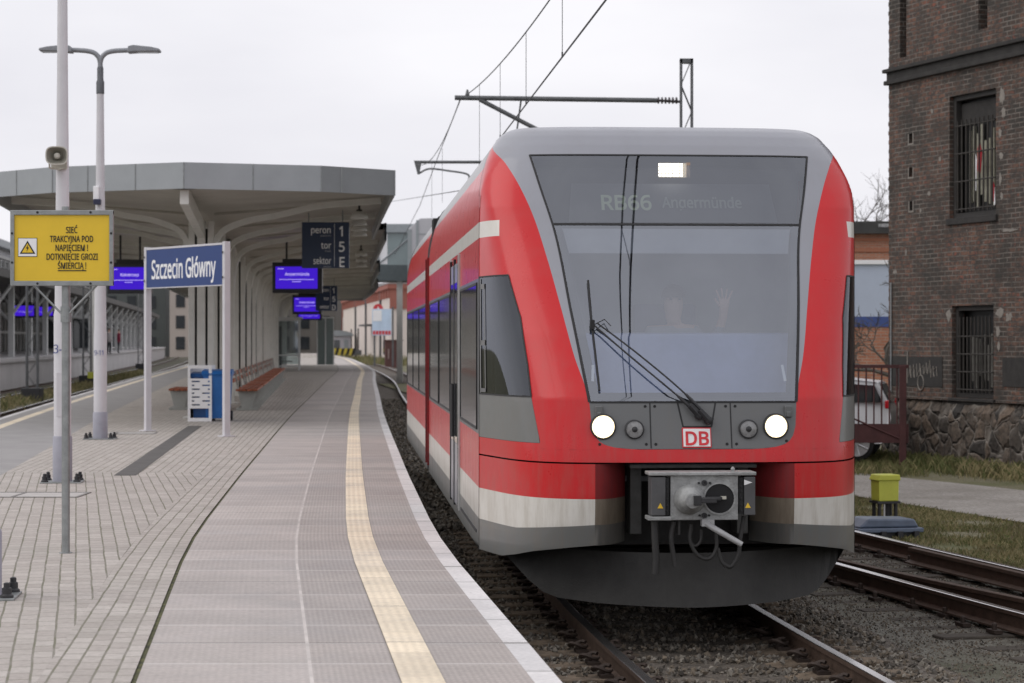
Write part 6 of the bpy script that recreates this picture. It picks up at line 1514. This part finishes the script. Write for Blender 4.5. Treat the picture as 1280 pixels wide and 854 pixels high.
for i, (y, off, z, lb) in enumerate(((126, 1.3, 3.35, 'small violet screen hanging over the neighbouring platform'), (146, 2.2, 3.6, 'second violet screen on the neighbouring platform, right of the lamp post'))):
    screen(lb, (FPX(y)-off, y, z+.55), 0, 1.3, .8, '', 1.0)
small('bright_display', 'pale backlit display case standing on the neighbouring platform', 'display case', (FPX(150)-1.4, 150, FPZ), 0, (('case', M_bgrey, [((0, 0, 1.2), (1.0, .3, 2.2))]), ('poster', mat('poster_pale', (.6, .62, .72), .5), [((0, -.16, 1.3), (.8, .02, 1.7))])))
small('shelter', 'dark glass waiting shelter on the neighbouring platform', 'shelter', (FPX(155)-2.2, 158, FPZ), .1, (('frame', M_frame, [((-1.6, 0, 1.3), (.12, .12, 2.6)), ((1.6, 0, 1.3), (.12, .12, 2.6)), ((0, 0, 2.6), (3.4, 1.6, .14))]), ('glass_pane', M_cglass, [((0, .5, 1.4), (3.1, .05, 2.1))])))
for i, (px, y, lb) in enumerate(((-18.9, 87, 'lattice catenary mast with black foot standing left of the tall white pole'), (-22.9, 119, 'lattice catenary mast between the two white lamp posts'), (-30.6, 182, 'distant lattice catenary mast right of the double lamp post'))):
    mast('catenary_mast', lb, px, y, -.3, 8.2, .42, base=(.75, .75, .75), d=.3)
small('signal_marker', 'small yellow track marker between the left tracks', 'marker', (LEDGE(118)-3.7, 118, -.2), .4, (('plate', M_lime, [((0, 0, .55), (.5, .08, .35))]), ('post', M_bolt, [((0, .05, .2), (.08, .08, .4))])))

for i, (x, w_, h, c_, lb) in enumerate(((-53.5, 11, 12, (.42, .37, .34), 'beige town house with rows of windows in the distance beyond the left tracks'), (-41, 13, 11, (.13, .12, .11), 'dark brown town house in the distance right of the beige one'), (-92, 36, 15, (.09, .10, .10), 'dark grey apartment block in the distance at the far left'))):
    t = thing('town_house', lb, 'house', (x, 345+i*6, -.3), 0)
    mb = MB(); mb.box2((0, 0, 0), (w_, 12, h)); mb.build('wall', mat('far_plaster_%d' % i, c_, .9, var=.08, scale=.2), t)
    mb = MB(); mb.prism([(-.5, h), (w_+.5, h), (w_-2, h+3.2), (2, h+3.2)], -.5, 12.5, 'XZ'); mb.build('roof', M_froof, t)
    for a in range(int(w_/3.2)):
        for b in range(int(h/3.4)): mb = MB(); mb.box2((1+a*3.2, -.1, 1.2+b*3.3), (2.4+a*3.2, .0, 3.2+b*3.3)); mb.build('window', M_cglass, t)

t = thing('glass_screen', 'dark green glass wind screen at the far end of the platform beside the shelter', 'wind screen', (-12.5, 148, PZ), R(6))
mb = MB()
for x in (-.55, 0, .55): mb.box((x, 0, 1.6), (.06, .07, 3.2))
mb.box((0, 0, 3.2), (1.16, .08, .08)); mb.build('frame', M_frame, t)
for x in (-.275, .275): mb = MB(); mb.box((x, 0, 1.6), (.48, .03, 3.1)); mb.build('glass_pane', mat('screen_glass_green', (.12, .155, .148), .3, coat=.4), t)
